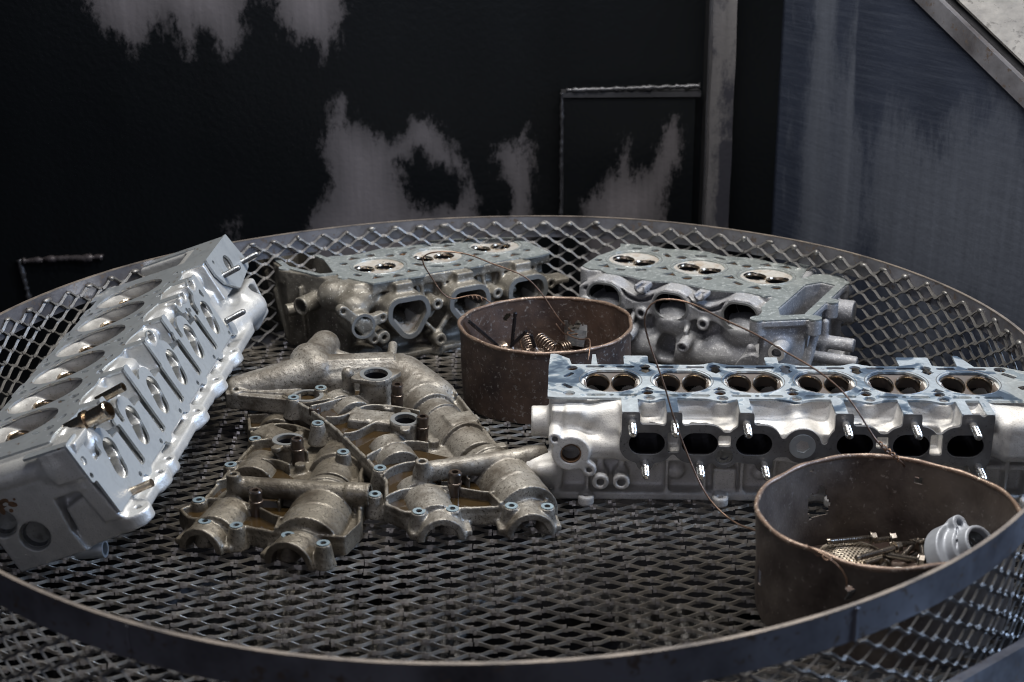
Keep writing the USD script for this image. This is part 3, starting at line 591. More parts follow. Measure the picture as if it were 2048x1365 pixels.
# ------------------------------------------------------------------ long blasted head lying tilted along the left of the basket
def head_left():
    yw, el, ph = math.radians(85.44), math.radians(3.3), math.radians(20)
    a = np.array([math.cos(yw) * math.cos(el), math.sin(yw) * math.cos(el), math.sin(el)]); u0 = np.array([math.sin(yw), -math.cos(yw), 0]); n0 = np.cross(u0, a)
    u = math.cos(ph) * u0 + math.sin(ph) * n0; n = np.cross(u, a)
    P = pose([-.634, -.197, .172], -a, u, n)
    def obj(name, me, *q, **k):                       # drawn with x running away from the camera, so mirrored into the right-handed frame
        me = me.copy(); me.apply_transform(np.diag([-1., 1, 1, 1]))
        if me.volume < 0 and me.is_watertight or not me.is_watertight and name in ('cast_body', 'bolt_hole', 'combustion_chamber'): me.invert()
        return globals()['obj'](name, me, *q, **k)
    t = thing('cylinder_head', 'long pale silver cylinder head lying tilted along the left side of the basket', 'cylinder head', P)
    c = Cast((-.115, -.13, -.185), (.80, .175, .012), .0021)
    nf = np.array([0, .985, .17]); f = np.array([0, .17, -.985]); FM = pose([0, .095, 0], [1, 0, 0], f, nf)
    fp = lambda x, w, o=0.: np.array([x, .095, 0]) + f * w + nf * o
    bx_ = [.048 + .103 * k for k in range(6)]; by = -.034; pt = [-.013 + .1014 * k for k in range(6)]
    sec = Polygon([(-.108, -.003), (-.108, -.035), (-.078, -.085), (-.066, -.100), (-.060, -.152), (.055, -.152), (.092, -.146), (.096, -.115), (.093, -.055), (.072, -.034), (.060, -.018), (.062, -.003)])
    c.poly(sec, 'x', -.060, .64, k=.004, e=.004)
    c.poly(Polygon([(-.085, -.040), (.085, -.040), (.088, -.068), (.040, -.070), (.040, -.120), (.048, -.155), (-.058, -.158), (-.066, -.10), (-.085, -.07)]), 'x', -.086, -.03, k=.006, e=.003)
    c.rod((-.070, -.095, -.026), (-.070, .070, -.026), .019, .019, .008)                       # rounded shoulder over the end face
    c.poly(Polygon([(.045, -.155), (.045, -.09), (.09, -.075), (.108, -.085), (.112, -.145), (.09, -.152)]), 'x', -.080, .0, k=.008, e=.005)
    for cy_, cz_, r in ((-.047, -.080, .021), (-.012, -.112, .0215)): c.cyl((-.12, cy_, cz_), (-.066, cy_, cz_), r, cut=True, k=.003)
    c.cyl((-.088, .086, -.004), (-.04, .086, -.004), .02, k=.01).rod((-.075, .06, -.03), (-.02, .085, -.03), .02, k=.01)
    # flange body
    c.poly(Polygon([(.07, -.045), (.095, -.045), (.1145, -.122), (.09, -.124)]), 'x', -.085, .525, k=.006, e=.002)
    brid = [-.085, .048, .158, .262, .352, .448, .53]
    for x in brid: c.poly(Polygon([(.05, -.002), (.095, -.002), (.100, -.05), (.06, -.05)]), 'x', x - .008, x + .008, k=.010, e=.002)
    for x, r in ((.279, .0165), (.425, .013), (.452, .013), (.505, .0165)):                     # threaded bosses near the deck edge
        p = fp(x, .004, 0); c.cyl(p - nf * .05, p + nf * .004, r, k=.012)
        c.cyl(p - nf * .02, p + nf * .02, r * .62, cut=True, k=.001)
    for x in (.0, .10, .205, .31, .40, .49): c.ball((x, .070, -.02), (.034, .02, .016), .014)
    for x in pt: c.rod((x, .03, -.055), (x, .085, -.065), .024, .026, .01)
    # rail with ears below the flange
    c.box((-.07, .085, -.147), (.60, .130, -.130), .004, .012)
    for x, w_ in ((.356, .019), (.241, .019), (.082, .016), (.042, .016), (-.060, .022), (.47, .016)):
        c.cyl((x, .124, -.147), (x, .124, -.1285), w_, k=.016).cyl((x, .130, -.14), (x, .130, -.12), .005, cut=True, k=0)
    for x in (.02, .15, .30, .42): c.rod((x, .09, -.112), (x + .01, .118, -.142), .008, .008, .010)
    # far end: case with a deep pocket, mounting face, end box
    c.box((.60, -.118, -.150), (.735, .060, -.003), .006, .012)
    c.box((.648, -.100, -.12), (.715, .040, .02), .008, .004, cut=True)
    c.poly(Polygon([(.03, -.002), (.098, -.002), (.108, -.072), (.05, -.085)]), 'x', .590, .735, k=.010, e=.003)
    p = fp(.672, .036); c.cyl(p - nf * .03, p + nf * .02, .017, cut=True, k=.002)
    c.box((.640, .05, -.160), (.728, .122, -.085), .008, .012)
    c.cyl((.690, .07, -.124), (.690, .16, -.110), .027, cut=True, k=.002)
    c.rod((.55, .09, -.12), (.66, .12, -.12), .022, .026, .016)
    c.rod((.60, .06, -.02), (.54, .08, -.03), .016, .02, .012)
    # ports and slots in the flange
    for x in pt:
        pp = [fp(x + .004, .052, .01), fp(x - .006, .082, .01)]
        c.rod(pp[0] - nf * .002, pp[0] - nf * .07 - f * .012, .0165, .0155, .002, cut=True).rod(pp[1] - nf * .002, pp[1] - nf * .07 - f * .02, .0165, .0150, .002, cut=True)
    M_ = pose([0, .095, 0], [1, 0, 0], f, nf)
    for x in pt[:-1]: c.box((x + .043, .042, -.022), (x + .061, .108, .02), .004, .001, cut=True, M=M_)
    # chambers
    for x in bx_:
        c.ball((x, by, .006), (.0505, .064, .030), .001, cut=True)
        c.poly(Polygon([(by - .050, .004), (by - .016, -.026), (by + .004, -.027), (by + .056, .004)]), 'x', x - .040, x + .040, k=.006, cut=True, e=.003)
        c.box((x - .040, by + .004, -.05), (x + .040, by + .06, .004), .004, .006, cut=True, M=pose([0, 0, 0], [1, 0, 0], [0, .93, -.36], [0, .36, .93])) if False else None
        for s, yy in ((-1, -.020), (1, -.020), (-1, .022), (1, .022)):
            d = np.array([0, -.32 if yy < 0 else .32, -1.]); d /= np.linalg.norm(d); q = np.array([x + s * .0185, by + yy, -.016])
            c.cyl(q + d * .035, q - d * .004, .0148, cut=True, k=.0015)
        c.rod((x, by, -.028), (x, by, -.010), .005, .005, .002, cut=True)
    holes = []
    for k in range(7):
        x = -.004 + .103 * k
        holes += [circ(x, -.094, .0075), circ(x + .004, .034, .0075), ell(x - .022, .046, .007, .0045), ell(x + .030, .044, .011, .0045, 12), ell(x + .022, -.1035, .010, .0035, -8), ell(x + .0, .014, .0045, .008, 30), ell(x, -.075, .004, .007, -30)]
    holes = [h for h in holes if h.bounds[0] > -.055 and h.bounds[2] < .60]
    hu = unary_union(holes); c.poly(hu, 'z', -.03, .01, cut=True, k=0, e=0)
    c.F = np.maximum(c.F, (c.ax[2] + .0016).astype(np.float32)[None, None, :])
    c.rough(.0001, .003, 5)
    me = c.mesh()
    inport = lambda q: (q[:, 2] < -.012) & inside(unary_union(holes).buffer(.0015), q)
    hb, chm, rest = split(me, inport, lambda q: inside(unary_union([ell(x, by, .049, .0635) for x in bx_]), q) & (q[:, 2] > -.032) & (q[:, 2] < -.0022))
    for p_ in chm.split(only_watertight=False):
        if len(p_.faces) > 60: obj('combustion_chamber', p_, m_cham2, t, smooth=True)
    obj('cast_body', rest, m_alu2, t, smooth=True)
    for p_ in hb.split(only_watertight=False):
        if len(p_.faces) > 60: obj('bolt_hole', p_, m_rustslot, t, smooth=True)
    wav = [(x, .058 + .006 * math.sin(x * 60) + .004 * math.sin(x * 23 + 1)) for x in np.linspace(.60, -.055, 70)]
    lft = [(x, -.108 - .005 * (math.sin(x * 61 + .6) > .2)) for x in np.linspace(-.055, .60, 90)]
    dk = unary_union([Polygon(wav + lft), sbox(.59, -.122, .738, .062), *[sbox(x - .008, .03, x + .008, .0955) for x in brid], sbox(.592, .03, .738, .0985)])
    dk = soft(dk, .003).difference(sbox(.645, -.103, .718, .043).buffer(.003)).difference(hu).difference(unary_union([ell(x, by, .0470, .0610) for x in bx_]))
    obj('deck_face', plate(dk, -.0035, .0), m_deck2, t, smooth=False)
    for x in bx_:
        for s, yy in ((-1, -.020), (1, -.020), (-1, .022), (1, .022)):
            d = np.array([0, .32 if yy < 0 else -.32, 1.])
            obj('valve_seat', ring_seat((x + s * .0185, by + yy, -.0235), d, .0128, .0162, .006, 22), m_seat, t)
    # machined intake flange
    fl = [sbox(-.086, .047, .525, .118)] + [sbox(x - .008, -.002, x + .008, .05) for x in brid] + [circ(x, .040, .021) for x in pt] + [circ(x + .05, .112, .014) for x in pt] + [circ(.279, .010, .017), circ(.425, .012, .0135), circ(.452, .012, .0135), circ(.505, .010, .0165), sbox(-.097, -.002, -.06, .062)]
    fl = soft(unary_union(fl), .004)
    pc = []
    for x in pt: pc.append(unary_union([circ(x + .003, .053, .0165), circ(x - .006, .081, .0165)]).convex_hull)
    pc += [rrect(x + .052, .075, .018, .066, .005) for x in pt[:-1]]
    pc += [circ(x + .052, .030, .0042) for x in pt] + [circ(x + .026, .112, .0042) for x in pt] + [circ(.279, .004, .0105), circ(.425, .004, .0082), circ(.452, .004, .0082), circ(.505, .004, .0105), circ(-.080, .010, .004), circ(-.083, .032, .0065), circ(-.089, .053, .004)]
    fc = fl.difference(unary_union(pc)); g = plate(fc, .0, .0035).apply_transform(FM)
    obj('intake_flange', g, m_flange2, t, smooth=False)
    mf = soft(unary_union([circ(.625, .042, .016), circ(.735, .058, .014), sbox(.60, -.002, .735, .030), circ(.66, .065, .016)]).convex_hull, .004).difference(circ(.672, .036, .0165)).difference(circ(.62, .012, .004))
    obj('mount_face', plate(mf, .004, .0085).apply_transform(FM), m_flange2, t, smooth=False)
    for x, w, L in ((.625, .042, .040), (.728, .056, .040), (.536, .095, .040)): obj('stud', threaded(fp(x, w, .003), nf, .0052, L, plain=.1), m_plug, t)
    p = fp(-.004, .006, -.02); q = p + nf * .062
    obj('coolant_pipe', cat([lathe([(.0095, -.02), (.0125, -.02), (.0125, .044), (.0138, .047), (.0138, .052), (.0118, .054), (.0095, .054), (.0095, -.02)], 26, p, nf), lathe([(0, 0), (.016, 0), (.016, .006), (0, .006)], 26, p + nf * .012, nf)]), m_seat, t)
    p = fp(.085, .008, -.02); obj('coolant_pipe', lathe([(.0045, -.02), (.0068, -.02), (.0068, .042), (.0045, .042), (.0045, -.02)], 20, p, nf), m_seat, t)
    obj('dowel', cyl(fp(-.03, .115, -.02), fp(-.03, .118, .035), .0058, 16), m_seat, t)
    obj('drain_stub', lathe([(.009, 0), (.0125, 0), (.0125, .030), (.0135, .034), (.0125, .040), (.009, .040), (.009, 0)], 26, (-.062, .020, -.160), (0, 1, -.25)), m_flange2, t)
    for cy_, cz_, r in ((-.047, -.080, .0205), (-.012, -.112, .021)): obj('core_plug', lathe([(0, 0), (r - .003, 0), (r, .004), (r, .010), (r - .0015, .010), (r - .004, .003), (0, .002)], 30, (-.070, cy_, cz_), (-1, 0, 0)), m_plug, t)
    st = unary_union([ell(-.030, -.053, .010, .006, 20), ell(-.018, -.058, .007, .004, -30), ell(-.036, -.062, .004, .007), circ(-.012, -.052, .002), circ(-.024, -.066, .003)]).difference(ell(-.027, -.055, .004, .0025))
    s_ = plate(st, 0, .0004).apply_transform(pose([-.0863, 0, 0], [0, 1, 0], [0, 0, 1], [1, 0, 0])); obj('rust_stain', s_, m_rustslot, t, smooth=False)
    return t
head_left()
# ------------------------------------------------------------------ the two three-chamber heads at the back
m_dirty = metal('oily_grey_casting', (.25, .232, .20), rough=.45, metallic=.35, dark=(.075, .065, .05), dirt=.72, dirt_scale=15, speck=(.45, .43, .38), speck_amt=.2, speck_scale=240, bump=.6, bump_scale=420)
m_greycast = metal('grey_bead_blasted_casting', (.27, .268, .27), rough=.55, metallic=.2, dark=(.17, .17, .185), dirt=.5, dirt_scale=13, speck=(.46, .46, .46), speck_amt=.3, speck_scale=330, bump=.6, bump_scale=420)
m_portrim = metal('port_rim', (.34, .35, .35), rough=.35, metallic=.7, dark=(.20, .20, .195), dirt=.4, dirt_scale=30, bump=.08)
m_white = metal('washed_chamber', (.50, .48, .445), rough=.4, metallic=.4, dark=(.30, .22, .15), dirt=.33, dirt_scale=35, speck=(.06, .04, .03), speck_amt=.12, speck_scale=120, bump=.1)
m_deckold = metal('old_deck', (.38, .41, .40), rough=.34, metallic=.6, dark=(.17, .19, .19), dirt=.5, dirt_scale=26, speck=(.52, .55, .54), speck_amt=.4, speck_scale=120, bump=.08)
def deck_holes(bores, y0, y1, seed, n=11):
    g = np.random.default_rng(seed); H_ = []
    for bx_, by in bores:
        for a_ in np.linspace(0, 2 * math.pi, n, endpoint=False) + .2:
            x, y = bx_ + .0665 * math.cos(a_), by + .0735 * math.sin(a_)
            if abs(math.cos(a_)) > .93: continue
            k = g.integers(0, 3)
            p = circ(x, y, g.uniform(.0075, .010)) if k == 0 else rrect(x, y, g.uniform(.018, .026), g.uniform(.010, .013), .004, math.degrees(a_) + 90) if k == 1 else Polygon([(x - .012, y - .006), (x + .012, y - .006), (x, y + .010)]).buffer(.0012)
            if p.bounds[1] > y0 + .004 and p.bounds[3] < y1 - .004: H_.append(p)
    out = []
    for p in H_:
        if all(p.distance(q) > .0035 for q in out): out.append(p)
    return out
def head_v(name_label, P, bores, valves, rv, deck_outer, pockets, build, mats, seed, y0, y1, rb=.051, lo=(-.12, -.06, -.152), hi=(.42, .33, .0), cham_r=.049):
    mc, mdk = mats
    t = thing('cylinder_head', name_label, 'cylinder head', P)
    c = Cast(lo, hi, .0022)
    build(c, t)
    for bx_, by in bores:
        c.ball((bx_, by, .012), (cham_r * 1.34, cham_r * 1.34, .018), .001, cut=True)
    vs = [(bx_ + dx, by + dy, s) for bx_, by in bores for dx, dy, s in valves]
    for x, y, s in vs: c.cyl((x - s * .004, y, -.055), (x, y, .004), rv - .0012, cut=True, k=.001)
    hs = [h for h in deck_holes(bores, y0, y1, seed) if deck_outer.buffer(-.004).contains(h) and all(h.distance(p) > .003 for p in pockets)]
    hu = unary_union(hs); c.poly(hu, 'z', -.022, .01, cut=True, k=0, e=0)
    c.F = np.maximum(c.F, (c.ax[2].astype(np.float32) + .0016)[None, None, :])
    c.rough(.0002, .0024, seed)
    me = c.mesh(); vz = unary_union([circ(x, y, rv + .0004) for x, y, s in vs]); bz = unary_union([circ(x, y, cham_r + .002) for x, y in bores])
    ch, vp, hb, body = split(me, lambda q: inside(bz.difference(vz), q) & (q[:, 2] > -.014) & (q[:, 2] < -.0008), lambda q: inside(vz, q) & (q[:, 2] > -.065) & (q[:, 2] < -.002), lambda q: inside(hu.buffer(.0015), q) & (q[:, 2] > -.026) & (q[:, 2] < -.002))
    obj('cast_body', body, mc, t, smooth=True)
    pieces('combustion_chamber', ch, m_white, t); pieces('valve_port', vp, m_port, t); pieces('waterway', hb, m_rustslot, t)
    dk = deck_outer.difference(hu).difference(unary_union([circ(x, y, cham_r - .001) for x, y in bores])).difference(unary_union(pockets) if pockets else Polygon())
    obj('deck_face', plate(soft(dk, .0006), -.0022, .0008), mdk, t, smooth=False)
    for x, y, s in vs: obj('valve_seat', ring_seat((x, y, -.0095), (0, 0, 1), rv - .0025, rv, .0055, 24), m_seat, t)
    for x, y in bores:
        a = np.linspace(0, 2 * math.pi, 49)[:-1]
        obj('gasket_ring', tube_path(np.stack([x + (rb + .003) * np.cos(a), y + (rb + .003) * np.sin(a), np.full(48, .0008)], 1), .0008, 5, closed=True), m_portrim, t, smooth=True)
    return t
def front_port(shape, x, z): return affinity.translate(shape, x, z)
# --- dark oily one, left of centre
def build_vl(c, t):
    c.box((-.03, .02, -.145), (.372, .19, -.002), .006, .004)
    c.poly(Polygon([(-.04, .085), (.0, .004), (.378, .004), (.378, .15), (.33, .19), (.0, .19)]), 'z', -.020, -.001, k=.004)
    for x in (.055, .182, .308):
        c.box((x - .016, -.012, -.055), (x + .020, .03, -.004), .003, .008)
        c.poly(front_port(VLP.buffer(.011), x, -.061), 'y', -.030, .03, k=.010, e=.002)
        c.poly(front_port(VLP, x, -.061), 'y', -.06, .06, cut=True, k=.001)
        c.ball((x, .045, -.095), (.032, .04, .028), .004)
        c.rod((x, .0, -.085), (x, .05, -.085), .004, .004, .01)
    for x in (.118, .246, .364): c.cyl((x, .02, -.052), (x, -.026, -.052), .0115, k=.006).cyl((x, -.04, -.052), (x, -.01, -.052), .0045, cut=True, k=0); c.cyl((x - .016, .03, -.066), (x - .016, -.014, -.066), .015, k=.008); c.box((x - .02, -.012, -.062), (x + .05, .03, -.05), .004, .008)
    for x in (.100, .145, .23, .27, .345): c.rod((x, .01, -.012), (x + .004, .002, -.055), .004, .004, .006)
    c.cyl((.118, .03, -.120), (.118, -.036, -.120), .013, k=.006).cyl((.118, -.05, -.120), (.118, -.015, -.120), .0055, cut=True, k=0)
    c.rod((.118, -.018, -.112), (.085, -.012, -.075), .0045, .0045, .006).rod((.118, -.018, -.112), (.150, -.012, -.078), .0055, .006, .006).rod((.118, -.02, -.125), (.118, -.02, -.148), .007, .009, .008)
    c.cyl((.003, .03, -.095), (.003, -.034, -.095), .0125, k=.006).cyl((.003, -.05, -.095), (.003, -.015, -.095), .005, cut=True, k=0)
    c.poly(Polygon([(-.02, -.03), (.0, -.018), (.02, -.03), (.02, .03), (-.02, .03)]), 'z', -.150, -.138, k=.006) if False else None
    c.box((-.03, -.022, -.150), (.372, .19, -.138), .004, .010)
    c.ball((-.025, .0, -.132), (.036, .03, .018), .012)
    # outlet and the rounded shoulder over it
    c.rod((-.055, .06, -.030), (-.01, .03, -.035), .030, .030, .016).ball((-.035, .012, -.040), (.030, .03, .024), .012)
    c.cyl((-.040, .03, -.064), (-.040, -.038, -.064), .0245, k=.010).cyl((-.040, -.06, -.064), (-.040, .0, -.064), .0185, cut=True, k=.001)
    for x, z in ((-.077, -.030), (-.018, -.094), (.0, -.055)):
        c.poly(LineString([(-.040, -.064), (x, z)]).buffer(.010), 'y', -.037, -.020, k=.006).cyl((x, -.06, z), (x, -.03, z), .0042, cut=True, k=0)
    # chain case on the left
    c.poly(Polygon([(-.108, .16), (-.106, .30), (-.02, .305), (-.004, .19), (-.03, .06), (-.055, .072), (-.088, .135)]), 'z', -.148, -.002, k=.006, e=.002)
    c.poly(CCL, 'z', -.12, .01, cut=True, k=.002)
    for x, y in ((-.104, .292), (-.102, .176), (-.03, .066)): c.cyl((x, y, -.028), (x, y, -.001), .0135, k=.006).cyl((x, y, -.02), (x, y, .01), .0042, cut=True, k=0)
    c.cyl((-.06, .11, -.048), (-.112, .085, -.050), .0175, k=.006).cyl((-.125, .079, -.0505), (-.08, .1, -.049), .012, cut=True, k=.001)
    c.cyl((-.07, .14, -.068), (-.132, .13, -.068), .011, k=.005)
    c.rod((-.108, .26, -.03), (-.106, .235, -.075), .006, .006, .006).rod((-.108, .215, -.055), (-.104, .17, -.135), .007, .007, .006).rod((-.092, .13, -.03), (-.088, .125, -.14), .005, .005, .006)
    c.cyl((-.08, .21, -.15), (-.125, .205, -.15), .034, cut=True, k=.004)
VLP = soft(Polygon([(-.030, .026), (.030, .026), (.036, .002), (.014, -.032), (.002, -.038), (-.010, -.032), (-.034, .0)]), .014)
CCL = soft(Polygon([(-.090, .285), (-.034, .285), (-.018, .19), (-.036, .10), (-.060, .105), (-.080, .15), (-.092, .18)]), .004)
DL = unary_union([Polygon([(-.036, .075), (.0, 0), (.07, 0), (.075, -.003), (.10, -.003), (.11, .006), (.19, .006), (.20, -.003), (.225, -.003), (.235, .006), (.31, .006), (.32, -.003), (.345, -.003), (.379, .004), (.379, .13), (.36, .16), (.335, .172), (.30, .195), (.26, .185), (.22, .199), (.16, .186), (.11, .199), (.05, .186), (.0, .20), (-.012, .195)]),
                  CCL.buffer(.011), circ(-.104, .292, .0125), circ(-.102, .176, .0125), circ(-.03, .066, .011)])
BL = [(.055, .096), (.182, .100), (.310, .103)]
def rz(deg): a = math.radians(deg); return [math.cos(a), math.sin(a), 0], [-math.sin(a), math.cos(a), 0], [0, 0, 1]
vl = head_v('dark oily cylinder head with three chambers and heart-shaped ports, left of the small pot', pose([-.220, .546, .150], *rz(29.3)), BL, [(-.027, .008, 0), (.016, .005, 1)], .0200, soft(DL, .002), [CCL], build_vl, (m_dirty, m_deckold), 11, .0, .19)
for x in (.055, .182, .308):
    r_ = VLP.buffer(.0095).difference(VLP.buffer(.0008))
    obj('port_face', turned(plate(front_port(r_, x, -.061), 0, .003), 'xz', (0, -.0305, 0)), m_portrim, vl, smooth=False)
    lo_ = VLP.intersection(sbox(-.1, -.1, .1, -.008)); obj('port_floor', turned(plate(front_port(lo_.difference(VLP.buffer(-.005).intersection(sbox(-.1, -.022, .1, .1))).difference(circ(.002, -.020, .005)), x, -.061), 0, .05), 'xz', (0, .03, 0)), m_white, vl, smooth=False)
obj('outlet_rim', lathe([(.0185, 0), (.0235, 0), (.0235, .002), (.0185, .002), (.0185, 0)], 28, (-.040, -.0375, -.064), (0, -1, 0)), m_portrim, vl)
obj('outlet_well', cyl((-.040, .004, -.064), (-.040, -.0015, -.064), .0184, 24), m_port, vl)  # dark disc painting the shade at the back of the outlet
# --- grey blasted one, right of centre
def build_vr(c, t):
    c.box((-.02, .02, -.140), (.372, .215, -.002), .006, .004)
    c.poly(Polygon([(-.02, .02), (.36, .005), (.365, .18), (.34, .215), (-.02, .205)]), 'z', -.025, -.001, k=.004)
    c.cyl((-.018, .032, -.045), (-.018, .032, -.001), .015, k=.006)
    # port face: wavy upper lip, groove, ports with rims
    c.poly(WAVE, 'y', -.024, .05, k=.006, e=.002)
    c.poly(GROOVE, 'y', -.06, -.010, cut=True, k=.002)
    for x in XR:
        c.poly(rrect(x, -.034, .075, .060, .029), 'y', -.026, .04, k=.004, e=.002)
        c.poly(rrect(x, -.036, .066, .052, .025), 'y', -.06, .06, cut=True, k=.001)
        c.ball((x, .005, -.070), (.042, .035, .034), .012)
    for x, z in ((.113, -.006), (.228, -.004), (.075, -.075), (.116, -.055), (.236, -.058), (.005, -.050)): c.cyl((x, .04, z), (x, -.032, z), .0115, k=.008).cyl((x, -.05, z), (x, -.01, z), .0055, cut=True, k=0)
    for x, z in ((.205, -.086), (.098, -.082)): c.cyl((x, .02, z), (x + .004, -.058, z - .012), .0125, .011, k=.006).cyl((x + .0025, -.045, z - .009), (x + .005, -.08, z - .015), .006, cut=True, k=0); c.rod((x, -.03, z + .01), (x, -.01, z + .03), .005, .005, .006)
    c.rod((.01, .0, -.120), (.33, .0, -.120), .031, .031, .012)
    for x in (.03, .11, .25): c.rod((x, -.005, -.125), (x, .02, -.075), .018, .022, .016)
    c.ball((.165, -.012, -.118), (.02, .028, .028), .01, cut=True)
    c.box((-.01, -.020, -.149), (.372, .2, -.138), .004, .008)
    # chain case on the right end, reaching forward
    c.poly(CRO.buffer(-.007), 'z', -.146, -.001, k=.006, e=.002).poly(CRO, 'z', -.013, -.001, k=.002, e=.001)
    c.poly(CRI, 'z', -.115, .01, cut=True, k=.002)
    for x, y in ((.366, -.118), (.452, -.072), (.452, .03), (.44, .142)): c.cyl((x, y, -.030), (x, y, -.001), .0125, k=.005).cyl((x, y, -.02), (x, y, .01), .0042, cut=True, k=0)
    c.ball((.42, .175, -.022), (.034, .034, .022), .01)
    c.cyl((.355, -.02, -.113), (.355, -.092, -.113), .036, k=.008).cyl((.372, -.12, -.118), (.372, -.06, -.118), .012, cut=True, k=.002)
    c.rod((.330, -.06, -.125), (.345, -.08, -.07), .012, .008, .008)
    c.cyl((.404, -.05, -.046), (.408, -.134, -.050), .0145, k=.008).cyl((.4075, -.125, -.0495), (.409, -.15, -.051), .008, cut=True, k=0)
    c.cyl((.44, .09, -.035), (.478, .092, -.035), .020, k=.005).cyl((.43, .0, -.066), (.505, .002, -.066), .012, k=.005).cyl((.43, -.03, -.085), (.520, -.028, -.085), .0105, k=.005)
    c.cyl((.44, .05, -.135), (.482, .052, -.130), .038, k=.008).cyl((.46, .05, -.135), (.50, .053, -.13), .027, cut=True, k=.002)
    c.rod((.452, .0, -.03), (.455, -.01, -.13), .006, .006, .006).rod((.452, -.06, -.03), (.44, -.09, -.13), .007, .007, .006)
XR = (.041, .172, .305)
_w = [(x, .001 - .024 * (.5 - .5 * math.cos(2 * math.pi * (x - .041) / .1315)) * (-.02 < x < .36)) for x in np.linspace(-.012, .352, 60)]
WAVE = Polygon(_w + [(.352, -.062)] + [(x, -.068 + .018 * (.5 - .5 * math.cos(2 * math.pi * (x - .041) / .1315))) for x in np.linspace(.345, -.005, 60)] + [(-.012, -.055)])
GROOVE = LineString([(x, z - .0065 if abs(((x - .041 + .066) % .1315) - .066) < .034 else z - .010) for x, z in _w if .0 < x < .335]).buffer(.0032)
CRI = soft(Polygon([(.396, -.085), (.430, -.062), (.432, .12), (.405, .128), (.384, .10), (.382, -.05)]), .004)
CRO = soft(Polygon([(.362, -.118), (.380, -.125), (.445, -.082), (.450, .145), (.425, .185), (.38, .17), (.352, .10), (.352, -.06), (.362, -.085)]), .006)
DR = unary_union([Polygon([(-.03, .03), (-.012, .018), (.01, .022), (.03, .008), (.08, .010), (.1, .002), (.13, .0), (.16, .012), (.21, .006), (.235, -.004), (.26, .0), (.30, .012), (.34, .004), (.37, .022), (.372, .10), (.362, .15), (.352, .235), (.335, .222), (.29, .204), (.25, .22), (.19, .205), (.14, .222), (.07, .203), (.02, .216), (-.025, .20), (-.012, .17), (-.03, .10)]), CRO.difference(CRI).buffer(-.001), *[circ(x, y, .0125) for x, y in ((.366, -.118), (.452, -.072), (.452, .03), (.44, .142))]])
BR = [(.041, .112), (.172, .117), (.303, .118)]
vr = head_v('grey blasted cylinder head with three chambers above a wavy oval-port face, back right', pose([.180, .608, .150], *rz(-27.3)), BR, [(-.0225, .004, 0), (.0225, -.002, 1)], .0215, soft(DR, .002), [CRI], build_vr, (m_greycast, m_deckold), 12, .02, .205, lo=(-.05, -.16, -.152), hi=(.53, .26, .0))
for x in XR:
    obj('port_rim', turned(plate(rrect(x, -.034, .069, .054, .026).difference(rrect(x, -.034, .0615, .0465, .0222)), 0, .003), 'xz', (0, -.0255, 0)), m_portrim, vr, smooth=False)
    obj('port_liner', turned(plate(rrect(x, -.034, .0615, .0465, .0222).difference(rrect(x, -.034, .0595, .0445, .0212)), 0, .06), 'xz', (0, .038, 0)), m_port, vr, smooth=False)
    obj('port_back', turned(plate(rrect(x, -.034, .062, .047, .0225), 0, .002), 'xz', (0, .045, 0)), m_port, vr, smooth=False)
obj('bolt_seat', lathe([(.0085, 0), (.0145, 0), (.0145, .0025), (.0085, .0025), (.0085, 0)], 24, (.408, -.1342, -.050), (.047, -1, -.047)), m_alu, vr)
# ------------------------------------------------------------------ two oily valve covers, one lying across the other
m_cover = metal('oily_tan_casting', (.30, .28, .245), rough=.47, metallic=.35, dark=(.065, .052, .038), dirt=.72, dirt_scale=20, speck=(.05, .04, .03), speck_amt=.34, speck_scale=300, bump=.6, bump_scale=430, coat=.08)
m_ring = metal('worn_bolt_seat', (.25, .32, .36), rough=.4, metallic=.7, dark=(.2, .25, .28), dirt=.4, dirt_scale=90)
m_hole = metal('dark_hole', (.012, .012, .014), rough=.5, metallic=0, bump=0)
m_sleeve = metal('rusty_sleeve', (.085, .06, .045), rough=.32, metallic=.6, dark=(.02, .016, .014), dirt=.55, dirt_scale=90, bump=.3, coat=.3)
m_oil = usdkit.material(stage, '/World/Looks/amber_oil', {'p': ('principled_bsdf', {'base_color': (.030, .0185, .0075), 'roughness': .06, 'specular_ior_level': .5, 'coat_weight': .4})}, surface='p.BSDF')
